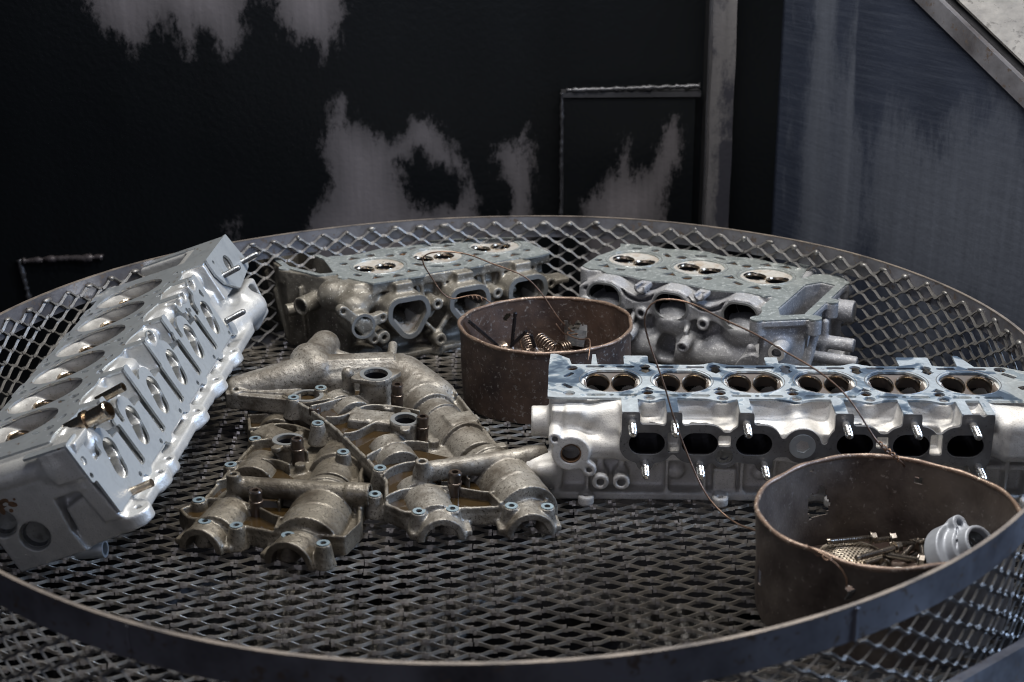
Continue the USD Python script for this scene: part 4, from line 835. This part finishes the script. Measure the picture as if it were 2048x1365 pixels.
def valve_cover(label, P, full=True, seed=21):
    t = thing('valve_cover', label, 'engine cover', P)
    c = Cast((-.36, -.035, -.004), (.125, .60, .095), .0017)
    if full: out = Polygon([(-.135, .03), (-.128, .10), (-.150, .17), (-.188, .27), (-.225, .345), (-.252, .385), (-.262, .405), (-.345, .425), (-.338, .475), (-.25, .515), (-.10, .50), (-.012, .455), (.014, .42), (.034, .32), (.052, .22), (.075, .13), (.108, .055), (.100, .012), (.02, .004), (-.02, .006), (-.11, .004)])
    else: out = Polygon([(-.138, .025), (-.120, .06), (-.130, .13), (-.138, .18), (-.150, .27), (-.185, .315), (-.212, .36), (-.205, .40), (-.10, .43), (-.012, .42), (.014, .40), (.034, .32), (.062, .22), (.095, .15), (.132, .065), (.128, .022), (.02, .004), (-.02, .006), (-.11, .004)])
    out = soft(out, .006)
    c.poly(out, 'z', .004, .018, k=.002).poly(out.difference(out.buffer(-.0055)), 'z', .0, .030, k=.004, e=.0015)
    if full: L = [(-.147, .051), (-.132, .128), (-.182, .184), (-.214, .283), (-.247, .378), (-.201, .410)]
    else: L = [(-.118, .050), (-.135, .172), (-.147, .270), (-.205, .372)]
    near = [(-.090, -.004), (-.042, -.002), (.043, -.003), (.094, -.010)] if full else [(-.075, -.006), (-.027, -.003), (.055, -.006), (.112, -.012)]
    rgt = [(.018, .375), (.046, .262), (-.010, .450)]
    ribs = [[(-.134, .040), (-.10, .062), (-.068, .066), (-.02, .055), (.018, .040), (.055, .070)], [(.018, .040), (.030, .004)], [(-.075, .066), (-.070, .012)],
            [(-.132, .100), (-.105, .135), (-.07, .142), (-.02, .125), (.010, .135), (.040, .150)], [(-.07, .142), (-.045, .100)], [(-.02, .125), (-.005, .08)],
            [(-.150, .165), (-.125, .190), (-.10, .205), (-.05, .200)], [(-.178, .245), (-.150, .255), (-.12, .280), (-.08, .275), (-.045, .25)],
            [(-.200, .305), (-.165, .312), (-.14, .335), (-.10, .335), (-.05, .31)], [(-.222, .345), (-.19, .358), (-.16, .372), (-.12, .372)], [(-.15, .335), (-.135, .285)]]
    for r_ in ribs:
        rp = LineString(spline(r_, 24) if len(r_) > 2 else r_).buffer(.0019, cap_style=2).intersection(out.buffer(-.001)); c.poly(rp, 'z', .004, .036, k=.0012, e=.0006)
    # right-hand ridge: the stepped half-barrel over the cams
    for (u0, v0, u1, v1, r, z) in ((.070, .015, .052, .105, .050, .004), (.050, .10, .030, .165, .045, .002), (.026, .18, .012, .235, .040, .002), (.008, .235, -.006, .285, .043, .0), (-.006, .285, -.022, .345, .038, .002), (-.024, .345, -.045, .415, .043, .004)):
        c.cyl((u0, v0, z), (u1, v1, z), r, k=.0015, e=.0012)
    c.box((-.012, .245, .01), (.038, .285, .044), .004, .004, M=rot([0, 0, 1], 14) @ shift(.06, -.01, 0)) if full else None
    for (u, v, r) in ((.060, .062, .052), (.044, .118, .047), (.034, .15, .047), (.010, .238, .045), (-.014, .315, .041), (-.036, .385, .0455)):
        c.cyl((u + .0012, v - .003, .003), (u - .0012, v + .003, .003), r, k=.001, e=.001)
    for (u, v, a) in ((.085, .10, 12), (.060, .20, 14), (.032, .30, 14)): c.box((-.012, -.008, .0), (.012, .008, .026), .002, .002, M=shift(u, v, 0) @ rot([0, 0, 1], a))
    # left-hand humps and blocks
    for (u0, v0, u1, v1, r) in ((-.066, .0, -.072, .064, .037), (-.080, .070, -.082, .098, .034), (-.098, .166, -.104, .196, .036), (-.104, .20, -.112, .232, .034), (-.150, .345, -.158, .368, .034), (-.17, .375, -.178, .40, .032)):
        c.cyl((u0, v0, .004), (u1, v1, .004), r, k=.002, e=.0015)
    c.box((-.035, -.022, .0), (.035, .022, .036), .005, .005, M=shift(-.128, .300, 0) @ rot([0, 0, 1], -18))
    c.rod((.0, .11, .018), (.02, .16, .02), .012, .012, .01)
    # cross tube and post
    c.rod((-.072, .088, .046), (.10, .125, .044), .0155, .0155, .002).cyl((.085, .1215, .044), (.118, .129, .044), .0165, k=.004).cyl((.105, .126, .044), (.125, .1305, .044), .0125, cut=True, k=.001)
    c.box((.06, .113, .004), (.112, .131, .040), .003, .005)
    c.cyl((-.076, .080, .005), (-.076, .080, .070), .0115, .0100, k=.008).cyl((-.076, .080, .060), (-.076, .080, .08), .0052, cut=True, k=.0)
    c.poly(Polygon([(.004, -.005), (.066, -.005), (.01, -.045)]), 'z', 0, .0, k=0) if False else None
    # camshaft seal arches at the near end
    for u, v, r in (((-.060, .0, .033), (.068, .002, .034)) if full else ((-.072, .0, .033), (.066, .002, .036))):
        c.cyl((u, -.024, .0), (u, .022, .0), r, k=.006, e=.003); c.cyl((u, -.030, .0), (u, -.005, .0), r + .0015, k=.003)
        c.cyl((u, -.06, .0), (u, .03, .0), r - .0095, cut=True, k=.002)
        c.box((u - r - .012, -.024, .0), (u + r + .012, .01, .010), .003, .006); c.cyl((u, -.06, .0), (u, .03, .0), r - .0095, cut=True, k=.001)
    # filler necks
    for u, v, z, r in ((-.113, .388, .066, .0275), (-.080, .253, .050, .0245)):
        c.cyl((u, v, .004), (u, v, z), r, r - .0015, k=.006)
        c.poly(unary_union([circ(u, v, r), LineString([(u - r - .006, v - .008), (u + r + .007, v + .008)]).buffer(.008)]).convex_hull if z > .06 else unary_union([circ(u, v, r), LineString([(u - .004, v - r - .005), (u + .004, v + r + .005)]).buffer(.008)]), 'z', z - .008, z, k=.003)
        c.cyl((u, v, .016), (u, v, z + .02), r - .0075, cut=True, k=.001)
    if full:                                                                                     # far box channel, elbow and nose
        c.cyl((-.128, .402, .0), (-.150, .395, .0), .02, k=.01) if False else None
        c.rod((-.155, .405, .012), (-.158, .400, .064), .0105, .0105, .006)
        c.poly(Polygon([(.42, .0), (.50, .0), (.495, .045), (.480, .060), (.445, .060), (.428, .040)]), 'x', -.205, -.055, k=.004, e=.003)
        c.poly(Polygon([(.432, .0), (.492, .0), (.488, .055), (.474, .066), (.450, .066), (.438, .054)]), 'x', -.190, -.075, k=.002, e=.002)
        c.rod((-.06, .455, .022), (-.015, .40, .012), .042, .036, .004)
        c.rod((-.205, .462, .040), (-.215, .485, .046), .034, .034, .003)
        c.rod((-.215, .480, .046), (-.185, .545, .050), .028, .026, .004).rod((-.195, .53, .046), (-.10, .50, .02), .014, .012, .004)
        c.rod((-.218, .462, .034), (-.335, .448, .018), .034, .024, .003)
        c.rod((-.075, .500, .048), (-.070, .530, .052), .008, .008, .006)
        c.poly(Polygon([(-.355, .42), (-.355, .48), (-.33, .485), (-.23, .44), (-.235, .39), (-.26, .39)]), 'z', -.001, .026, k=.002, e=.001)
        for u, v in ((-.338, .425), (-.338, .478)): c.cyl((u, v, .0), (u, v, .030), .0095, k=.004).cyl((u, v, .02), (u, v, .05), .004, cut=True, k=0)
    for u, v in L + near: c.cyl((u, v, .0), (u, v, .0345), .0108, k=.002).cyl((u, v, .0), (u, v, .0300), .017, .0100, k=.004)
    for u, v in rgt: c.cyl((u, v, .0), (u, v, .021), .0105, k=.006)
    for u, v in L + near + rgt: c.cyl((u, v, .012), (u, v, .05), .0045, cut=True, k=0)
    for u, v in ((-.035, .062), (-.040, .215), (-.098, .335)): c.cyl((u, v, .005), (u, v, .032), .0085, k=.006)
    c.box((.060, .17, .006), (.084, .20, .018), .002, .004)
    c.F = np.maximum(c.F, -(c.ax[2].astype(np.float32) + .001)[None, None, :])
    c.rough(.00016, .0022, seed)
    obj('cast_shell', c.mesh(), m_cover, t, smooth=True)
    seats = {}
    for u, v in L + near: seats[u, v] = obj('bolt_seat', lathe([(.0045, 0), (.0092, 0), (.0092, .0012), (.0045, .0012), (.0045, 0)], 20, (u, v, .0346), (0, 0, 1)), m_ring, t)
    for u, v in rgt: obj('bolt_seat', lathe([(.0045, 0), (.0088, 0), (.0088, .001), (.0045, .001), (.0045, 0)], 20, (u, v, .0211), (0, 0, 1)), m_portrim, t)
    for u, v in L + near: obj('bolt_hole', cyl((u, v, .0118), (u, v, .028), .0044, 14), m_hole, seats[u, v])  # near-black plug stands in for the shade down the hole
    for u, v, z, r in ((-.113, .388, .066, .0275), (-.080, .253, .050, .0245)):
        obj('filler_neck_face', lathe([(r - .0077, 0), (r - .001, 0), (r - .001, .0012), (r - .0077, .0012), (r - .0077, 0)], 32, (u, v, z), (0, 0, 1)), m_portrim, t)
        obj('filler_well', lathe([(0, 0), (r - .008, 0), (r - .0078, z - .022), (r - .0088, z - .022), (r - .009, .001), (0, .001)], 28, (u, v, .0165), (0, 0, 1)), m_port, t)
    for u, v, h in ((-.030, .060, .046), (-.055, .238, .048), (-.082, .352, .050)):
        obj('stud_sleeve', lathe([(0, 0), (.0098, 0), (.0098, h * .55), (.0108, h * .57), (.0108, h * .64), (.0092, h * .66), (.0100, h * .95), (.0085, h), (.0050, h), (.0050, h - .006), (0, h - .006)], 18, (u, v, .014), (0, 0, 1)), m_sleeve, t)
    pud = out.buffer(-.006).intersection(Polygon([(-.4, -.01), (.04, -.01), (.03, .14), (-.06, .20), (-.13, .42), (-.4, .45)]))
    obj('oil_puddle', plate(pud, .0182, .0212), m_oil, t, smooth=False)
    return t
def tilted(o, yaw, pitch, roll):
    u = np.array([math.cos(yaw), math.sin(yaw), 0]); v = np.array([-math.sin(yaw), math.cos(yaw), 0]); n = np.array([0, 0, 1.])
    v2 = math.cos(pitch) * v + math.sin(pitch) * n; n2 = np.cross(u, v2); u3 = math.cos(roll) * u - math.sin(roll) * n2
    return pose(o, u3, v2, np.cross(u3, v2))
valve_cover('tan oily valve cover with a tapered elbow tube, lying across the lower cover', tilted([-.014, -.158, .006], math.radians(10), math.radians(4.5), math.radians(2)), True, 21)
m_cover = metal('oily_brown_casting', (.21, .185, .145), rough=.44, metallic=.35, dark=(.045, .034, .022), dirt=.74, dirt_scale=18, speck=(.03, .024, .016), speck_amt=.34, speck_scale=300, bump=.6, bump_scale=430, coat=.15)
valve_cover('lower darker valve cover with amber oil puddles, half buried under the other cover', tilted([-.327, -.217, .004], math.radians(-20), math.radians(.6), 0), False, 22)
# ------------------------------------------------------------------ rusty pots, their wire handles and what lies in them
m_rust = metal('rusty_tin', (.105, .068, .051), rough=.52, metallic=.25, dark=(.034, .022, .019), dirt=.60, dirt_scale=15, speck=(.20, .18, .165), speck_amt=.26, speck_scale=130, bump=.5, bump_scale=260)
m_rust2 = metal('rusty_tin_grey', (.14, .115, .096), rough=.5, metallic=.3, dark=(.045, .031, .026), dirt=.58, dirt_scale=14, speck=(.20, .175, .155), speck_amt=.15, speck_scale=120, bump=.5, bump_scale=260)
m_rimrust = metal('worn_rust_rim', (.22, .155, .115), rough=.42, metallic=.45, dark=(.09, .055, .04), dirt=.5, dirt_scale=45, speck=(.5, .42, .34), speck_amt=.25, speck_scale=150, bump=.4)
m_wire = metal('rusty_wire', (.22, .135, .09), rough=.4, metallic=.6, dark=(.06, .04, .03), dirt=.5, dirt_scale=40, bump=.2)
m_valve = metal('black_valve_steel', (.05, .05, .056), rough=.22, metallic=.8, dark=(.015, .015, .017), dirt=.5, dirt_scale=60)
m_spring = metal('spring_steel', (.33, .26, .21), rough=.3, metallic=.9, dark=(.07, .05, .04), dirt=.5, dirt_scale=70)
m_bolt = metal('oily_bolt_steel', (.24, .21, .18), rough=.3, metallic=.9, dark=(.05, .042, .036), dirt=.5, dirt_scale=70)
m_strainer = metal('strainer_plate', (.52, .45, .36), rough=.35, metallic=.7, dark=(.25, .19, .13), dirt=.45, dirt_scale=30)
m_housing = metal('pale_grey_housing', (.29, .305, .335), rough=.45, metallic=.25, dark=(.36, .38, .42), dirt=.35, dirt_scale=25, bump=.3)
m_plastic = metal('white_cap', (.78, .76, .70), rough=.4, metallic=0, dark=(.55, .53, .48), dirt=.3, dirt_scale=30, bump=.05)
def pot(label, cen, ang, rad, H, mat, holes, floor, seed, dz=lambda t: 0 * t):
    """thin walled open tin: holes are (angle in degrees, height, polygon in metres along the wall)"""
    c0 = np.array([cen[0], cen[1], 0.]); t = thing('rusty_pot', label, 'pot', shift(*c0))
    nt, nz = 360, 56; th = np.linspace(0, 2 * math.pi, nt, endpoint=False)
    a_ = np.radians(np.array(ang)); o_ = np.argsort(a_); a_ = a_[o_]; r_ = np.array(rad)[o_]
    R_ = np.interp(th, np.r_[a_ - 2 * math.pi, a_, a_ + 2 * math.pi], np.tile(r_, 3)); k = np.exp(-(np.minimum(np.arange(nt), nt - np.arange(nt)) / 7.)**2); R_ = np.real(np.fft.ifft(np.fft.fft(R_) * np.fft.fft(k / k.sum())))
    Z = np.linspace(0, H, nz); TH, ZZ = np.meshgrid(th, Z, indexing='ij'); RRR = R_[:, None] * (1 - .012 * (1 - ZZ / H)) + .0012 * np.sin(TH * 5 + ZZ * 30 + seed) + .0008 * np.sin(TH * 13 - ZZ * 60)
    ZT = ZZ * (1 + dz(TH) / H)
    P = lambda d: np.stack([(RRR + d) * np.cos(TH), (RRR + d) * np.sin(TH), ZT], -1).reshape(-1, 3)
    i = (np.arange(nt)[:, None] * nz + np.arange(nz - 1)[None]).ravel(); j = (((np.arange(nt) + 1) % nt)[:, None] * nz + np.arange(nz - 1)[None]).ravel()
    q = np.stack([i, j, j + 1, i + 1], 1)
    from shapely import contains_xy
    mid_t = (np.repeat(th, nz - 1) + math.pi / nt); mid_z = np.tile((Z[:-1] + Z[1:]) / 2, nt); keep = np.ones(len(q), bool)
    for ad, hz, pl in holes:
        du = ((mid_t - math.radians(ad) + math.pi) % (2 * math.pi) - math.pi) * R_.mean(); keep &= ~contains_xy(pl, du, mid_z - hz)
    q = q[keep]; n = nt * nz; V = np.vstack([P(0), P(-.0016)]); Q = [q, q[:, ::-1] + n]
    e = np.concatenate([q[:, [0, 1]], q[:, [1, 2]], q[:, [2, 3]], q[:, [3, 0]]]); key = np.sort(e, 1); _, inv, cnt = np.unique(key, axis=0, return_inverse=True, return_counts=True)
    b = e[cnt[inv.ravel()] == 1]; Q.append(np.stack([b[:, 1], b[:, 0], b[:, 0] + n, b[:, 1] + n], 1))
    Q = np.concatenate(Q); wl = obj('pot_wall', trimesh.Trimesh(V, np.vstack([Q[:, [0, 1, 2]], Q[:, [0, 2, 3]]]), process=False), mat, t, smooth=40)
    rim = np.stack([(RRR[:, -1] + .0005) * np.cos(th), (RRR[:, -1] + .0005) * np.sin(th), ZT[:, -1]], 1)
    obj('rolled_rim', tube_path(rim, .0034 * (1 + .12 * np.sin(th * 17 + seed)), 8, closed=True), m_rimrust, wl, smooth=True)
    fl = Polygon(np.stack([(RRR[:, 3] - .003) * np.cos(th), (RRR[:, 3] - .003) * np.sin(th)], 1)[::3]); obj('pot_bottom', plate(fl, floor, floor + .002), m_rust, t, smooth=False)
    return t, R_, th
slot = rrect(0, 0, .017, .010, .0045, -40)
torn = Polygon([(-.018, -.020), (.016, -.022), (.019, -.003), (.014, .010), (.006, .006), (.002, .016), (-.006, .017), (-.010, .008), (-.019, .012), (-.021, -.004)])
g_ = np.linspace(0, 350, 36)
p1, _, _ = pot('small dark rusty pot in the middle, holding valves and valve springs', (.092, .376), g_, .147 + .002 * np.sin(np.radians(g_ * 2 + 40)), .130, m_rust, [(118, .100, slot), (66, .072, torn)], .034, 1, lambda t: .0022 * np.sin(2 * t + 1))
rim2 = np.array([(0.3486, -0.348), (0.3482, -0.4126), (0.3901, -0.2721), (0.4536, -0.2196), (0.5255, -0.204), (0.5831, -0.2218), (0.6229, -0.252), (0.6628, -0.3002), (0.6791, -0.3752), (0.3713, -0.4605), (0.409, -0.4872), (0.433, -0.5169), (0.4652, -0.5323), (0.5196, -0.5269), (0.5856, -0.5027), (.640, -.457)])
C2 = np.array([.515, -.366]); d2 = rim2 - C2
torn2 = Polygon([(-.016, -.020), (.014, -.022), (.018, .004), (.014, .018), (.002, .012), (-.004, .026), (-.012, .022), (-.016, .006), (-.022, -.006)])
flap2 = Polygon([(-.006, -.012), (.004, -.010), (.005, .010), (-.005, .014)])
p2, _, _ = pot('large rusty pot with a wire handle at the near right rim, holding bolts', C2, np.degrees(np.arctan2(d2[:, 1], d2[:, 0])), np.hypot(d2[:, 0], d2[:, 1]), .135, m_rust2, [(113, .072, torn2), (62, .108, circ(0, 0, .006)), (118, .124, circ(0, 0, .0025)), (192, .055, flap2), (-118, .100, circ(0, 0, .005))], .006, 2)
# bright torn tabs where the handles hook in
def tab(parent, c0, p, yaw, w, h, mat, tilt=20):
    b = trimesh.creation.box((w, .0016, h)); b = b.subdivide(); v = b.vertices; v[:, 1] += .15 * v[:, 2]**2 / h + .12 * v[:, 0]**2 / w; b.vertices = v
    return obj('torn_tab', b.apply_transform(shift(*(np.array(p) - [c0[0], c0[1], 0])) @ rot([0, 0, 1], yaw) @ rot([1, 0, 0], tilt)), mat, parent, smooth=False)
tab(p1, (.092, .376), (.150, .502, .058), -24, .034, .030, m_plug, -25); tab(p1, (.092, .376), (.132, .507, .070), -20, .007, .040, m_plug, 10)
tab(p2, C2, (.437, -.520, .095), 28, .014, .016, m_plug, 25); tab(p2, C2, (.352, -.404, .062), 100, .010, .030, m_plug, 10)
def wire(name, label, pts, r, n=120, jit=.0004, seed=0, extra=()):
    P = spline(pts, n); g = np.random.default_rng(seed); P[1:-1] += gaussian_filter(g.standard_normal((n - 2, 3)), (3, 0)) * jit * 3
    t = thing(name, label, 'wire'); obj('wire_strand', tube_path(P, r, 8), m_wire, t, smooth=True)
    for e in extra: obj('twisted_end', tube_path(spline(e, 50), r * .9, 7), m_wire, t, smooth=True)
    return t
def twist(a, b, r, turns):
    a, b = np.array(a), np.array(b); d = b - a; d1 = d / np.linalg.norm(d); u = np.cross(d1, [0, .3, 1]); u /= np.linalg.norm(u); v = np.cross(d1, u)
    s = np.linspace(0, 1, turns * 6 + 1); return [tuple(a + d * x + r * (math.cos(2 * math.pi * turns * x) * u + math.sin(2 * math.pi * turns * x) * v)) for x in s]
W1 = [(0.1503, 0.515, 0.0612), (0.1206, 0.505, 0.092), (0.0886, 0.5, 0.1416), (0.0643, 0.495, 0.1718), (0.0348, 0.49, 0.1895), (0.0036, 0.487, 0.2028), (-0.0406, 0.483, 0.2219), (-0.0847, 0.48, 0.2296), (-0.1097, 0.482, 0.2274), (-0.1243, 0.485, 0.2173), (-0.1215, 0.49, 0.1981), (-0.1115, 0.495, 0.1778), (-0.0962, 0.5, 0.1506), (-0.0759, 0.505, 0.1336), (-0.047, 0.51, 0.1375), (-0.0263, 0.512, 0.1367), (-0.0137, 0.515, 0.1279), (0.0142, 0.518, 0.1056), (.020, .526, .100)]
wire('wire_handle', 'thin rusty wire handle looping up from the small middle pot', W1, .0013, extra=[twist((-.047, .508, .1375), (-.0137, .513, .1279), .0028, 4), [(0.1116, 0.45, 0.1034), (0.1237, 0.46, 0.0837), (0.133, 0.47, 0.0754), (0.1519, 0.49, 0.07), (0.150, 0.5, 0.064)], [(.146, .49, .074), (0.1348, 0.4, 0.0984), (0.1534, 0.33, 0.1168), (0.1616, 0.242, 0.1354), (0.1576, 0.222, 0.1187)]], seed=4)
W2 = [(0.5978, -0.195, 0.0962), (0.5775, -0.21, 0.1124), (0.5617, -0.225, 0.1366), (0.5424, -0.23, 0.1516), (0.515, -0.22, 0.1845), (0.4859, -0.2, 0.2242), (0.4434, -0.18, 0.257), (0.4003, -0.165, 0.2795), (0.3596, -0.155, 0.3017), (0.3184, -0.15, 0.3198), (0.2807, -0.145, 0.3372), (0.2502, -0.14, 0.3423), (0.2284, -0.14, 0.3381), (0.2171, -0.14, 0.3208), (0.219, -0.14, 0.2952), (0.2298, -0.145, 0.2601), (0.2436, -0.15, 0.221), (0.2568, -0.155, 0.1778), (0.2715, -0.16, 0.138), (0.2893, -0.17, 0.0963), (0.3092, -0.19, 0.063), (0.3305, -0.22, 0.050), (0.3524, -0.28, 0.0625), (0.3719, -0.36, 0.0914), (0.3864, -0.45, 0.1271), (0.4015, -0.500, 0.1404), (0.4138, -0.512, 0.1359), (0.4296, -0.524, 0.108)]
wire('wire_handle', 'long rusty wire handle of the near pot arching over the six-chamber head', W2, .0013, seed=6, extra=[twist((.5617, -.225, .1366), (.530, -.2295, .165), .0028, 5), twist((.3864, -.45, .1271), (.4138, -.512, .1359), .0028, 4)])
# valves and springs in the small pot
def valve(a, b, label):
    a, b = np.array(a), np.array(b); d = b - a; L = np.linalg.norm(d); t = thing('engine_valve', label, 'valve', None, 'valves in the small pot')
    obj('stem', lathe([(0, 0), (.0034, 0), (.0034, L - .012), (.0027, L - .011), (.0027, L - .009), (.0034, L - .008), (.0034, L - .001), (.0026, L), (0, L)], 12, a, d), m_valve, t)
    obj('valve_head', lathe([(0, -.001), (.012, -.001), (.0145, .001), (.0145, .0035), (.007, .008), (.0034, .016), (0, .016)], 20, a, d), m_spring, t)
valve((.0137, .468, .05), (-.0425, .40, .1268), 'black valve leaning left against the wall of the small pot')
valve((.0312, .459, .045), (.0393, .452, .1247), 'black valve standing upright among the springs in the small pot')
valve((.0214, .462, .047), (.0593, .44, .0939), 'black valve leaning right, crossing behind the upright one')
valve((.0775, .440, .050), (.0667, .43, .0901), 'grey valve leaning over the middle spring of the small pot')
def spring(a, b, r, turns, label):
    a, b = np.array(a), np.array(b); d = b - a; dd = d / np.linalg.norm(d); u = np.cross(dd, [0, .2, 1]); u /= np.linalg.norm(u); v = np.cross(dd, u); s = np.linspace(0, 1, turns * 14)
    P = a + d * s[:, None] + r * (np.cos(2 * math.pi * turns * s)[:, None] * u + np.sin(2 * math.pi * turns * s)[:, None] * v)
    o_ = obj('valve_spring', tube_path(P, .0018, 6), m_spring, None, smooth=True); return tag(o_, label, 'spring', 'valve springs in the small pot')
spring((.068, .440, .052), (.0588, .500, .056), .0125, 6, 'coil spring pointing away, beside the crossed valves')
spring((.112, .450, .050), (.084, .500, .056), .0125, 7, 'coil spring lying slanted right of the leaning grey valve')
spring((.1185, .462, .050), (.135, .470, .052), .0120, 4, 'short coil spring seen end-on, nearest the torn hole of the small pot')
spring((.045, .425, .048), (.075, .405, .050), .0120, 5, 'coil spring low at the front wall of the small pot')
# bolts, strainer, housing and cap in the large pot
def bolt(a, b, label, r=.0042, nut=False):
    a, b = np.array(a), np.array(b); d = b - a; L = np.linalg.norm(d) ; t = thing('bolt', label, 'bolt', None, 'bolts in the large pot')
    obj('shank', threaded(a, d, r, L, pitch=.0026, n=10, plain=.06), m_bolt, t)
    M = trimesh.geometry.align_vectors([0, 0, 1], d / L); M[:3, 3] = b
    obj('hex_head', trimesh.creation.cylinder(r * 1.75, .0065, sections=6).apply_translation([0, 0, .003]).apply_transform(M), m_bolt, t, smooth=False)
    hd = t.GetChild('hex_head'); obj('washer', lathe([(0, 0), (r * 2.15, 0), (r * 2.15, .0016), (0, .0016)], 18, b - d / L * .0025, d), m_bolt, hd)
BL_ = [(0.4628, -0.256, 0.03, 0.5248, -0.2509, 0.033, 'long bolt lying along the back, its washer end right'), (0.528, -0.2539, 0.03, 0.5514, -0.2533, 0.033, 'short bolt end to end with the long back bolt'), (0.5474, -0.2622, 0.028, 0.587, -0.2652, 0.031, 'bolt with fine thread, right of the short back bolt'), (0.4901, -0.3141, 0.035, 0.549, -0.2896, 0.038, 'bolt lying slanted over the strainer edge'),
       (0.5052, -0.3022, 0.020, 0.5407, -0.2839, 0.021, 'bolt tucked under the slanted one'), (0.531, -0.2938, 0.03, 0.5751, -0.3165, 0.033, 'bolt pointing towards the front, right of the strainer'), (0.5561, -0.2898, 0.022, 0.5802, -0.262, 0.028, 'bolt pointing to the back wall, behind the front-pointing one'), (0.5671, -0.2771, 0.014, 0.593, -0.2605, 0.017, 'lowest bolt of the heap, half covered'), (0.58, -0.3275, 0.026, 0.5861, -0.2777, 0.035, 'bolt standing nearly upright beside the pale housing'),
       (.52, -.318, .016, .533, -.300, .02, 'stubby bolt whose head shows in front of the strainer')]
for a in BL_: bolt(a[:3], a[3:6], a[6])
def strainer():
    g, h = np.meshgrid(np.arange(-9, 10), np.arange(-9, 10)); X = (g + .5 * (h % 2)) * .0056; Y = h * .0049; k = np.hypot(X, Y) < .041
    pl = circ(0, 0, .047, 20).difference(unary_union([circ(x, y, .0016, 3) for x, y in zip(X[k], Y[k])]))
    me = plate(pl, 0, .001).subdivide_to_size(.012); v = me.vertices; v[:, 2] += .010 * (1 - (np.hypot(v[:, 0], v[:, 1]) / .047)**2); me.vertices = v
    t = thing('strainer_plate', 'round domed strainer plate full of small holes, left of the bolts', 'strainer', shift(.495, -.276, .012) @ rot([1, 0, 0], 6))
    obj('perforated_disc', me, m_strainer, t, smooth=False); obj('strainer_rim', lathe([(.046, -.004), (.049, -.004), (.049, .001), (.046, .001), (.046, -.004)], 40), m_strainer, t)
strainer()
def housing():
    M = shift(.628, -.318, .045) @ rot([0, 0, 1], 35) @ rot([1, 0, 0], 48)
    t = thing('pump_housing', 'pale grey cast housing with two bolt ears, at the right of the large pot', 'housing', M)
    c = Cast((-.055, -.055, -.03), (.055, .055, .045), .0016)
    c.cyl((0, 0, -.024), (0, 0, .002), .043, .042, k=.003).cyl((.004, 0, .0), (.004, 0, .016), .034, .030, k=.004).cyl((.006, 0, .01), (.006, 0, .034), .027, .025, k=.004)
    for a_ in (75, 250): x, y = .036 * math.cos(math.radians(a_)), .036 * math.sin(math.radians(a_)); c.cyl((x, y, .0), (x, y, .014), .012, k=.006).cyl((x, y, .0), (x, y, .03), .0055, cut=True, k=.001)
    c.cyl((.006, 0, .006), (.006, 0, .06), .019, cut=True, k=.001); c.box((-.036, -.018, .008), (-.030, .022, .030), .002, .002, cut=True); c.rod((-.02, .008, .018), (.0, .03, .014), .0015, .0015, .002, cut=True)
    obj('cast_body', c.mesh(), m_housing, t, smooth=True); obj('bearing_bore', lathe([(.012, 0), (.0188, 0), (.0188, .018), (.0172, .018), (.016, .004), (.012, .003), (.012, 0)], 28, (.006, 0, .007), (0, 0, 1)), m_plug, t)
housing()
o_ = obj('round_cap', lathe([(0, .012), (.010, .0115), (.018, .009), (.0225, .004), (.0235, 0), (.0235, -.008), (.021, -.008), (.021, -.001), (0, .006)], 36, (.544, -.340, .016), (0, -.1, 1)), m_plastic); tag(o_, 'small white domed cap just behind the near rim of the large pot', 'cap')
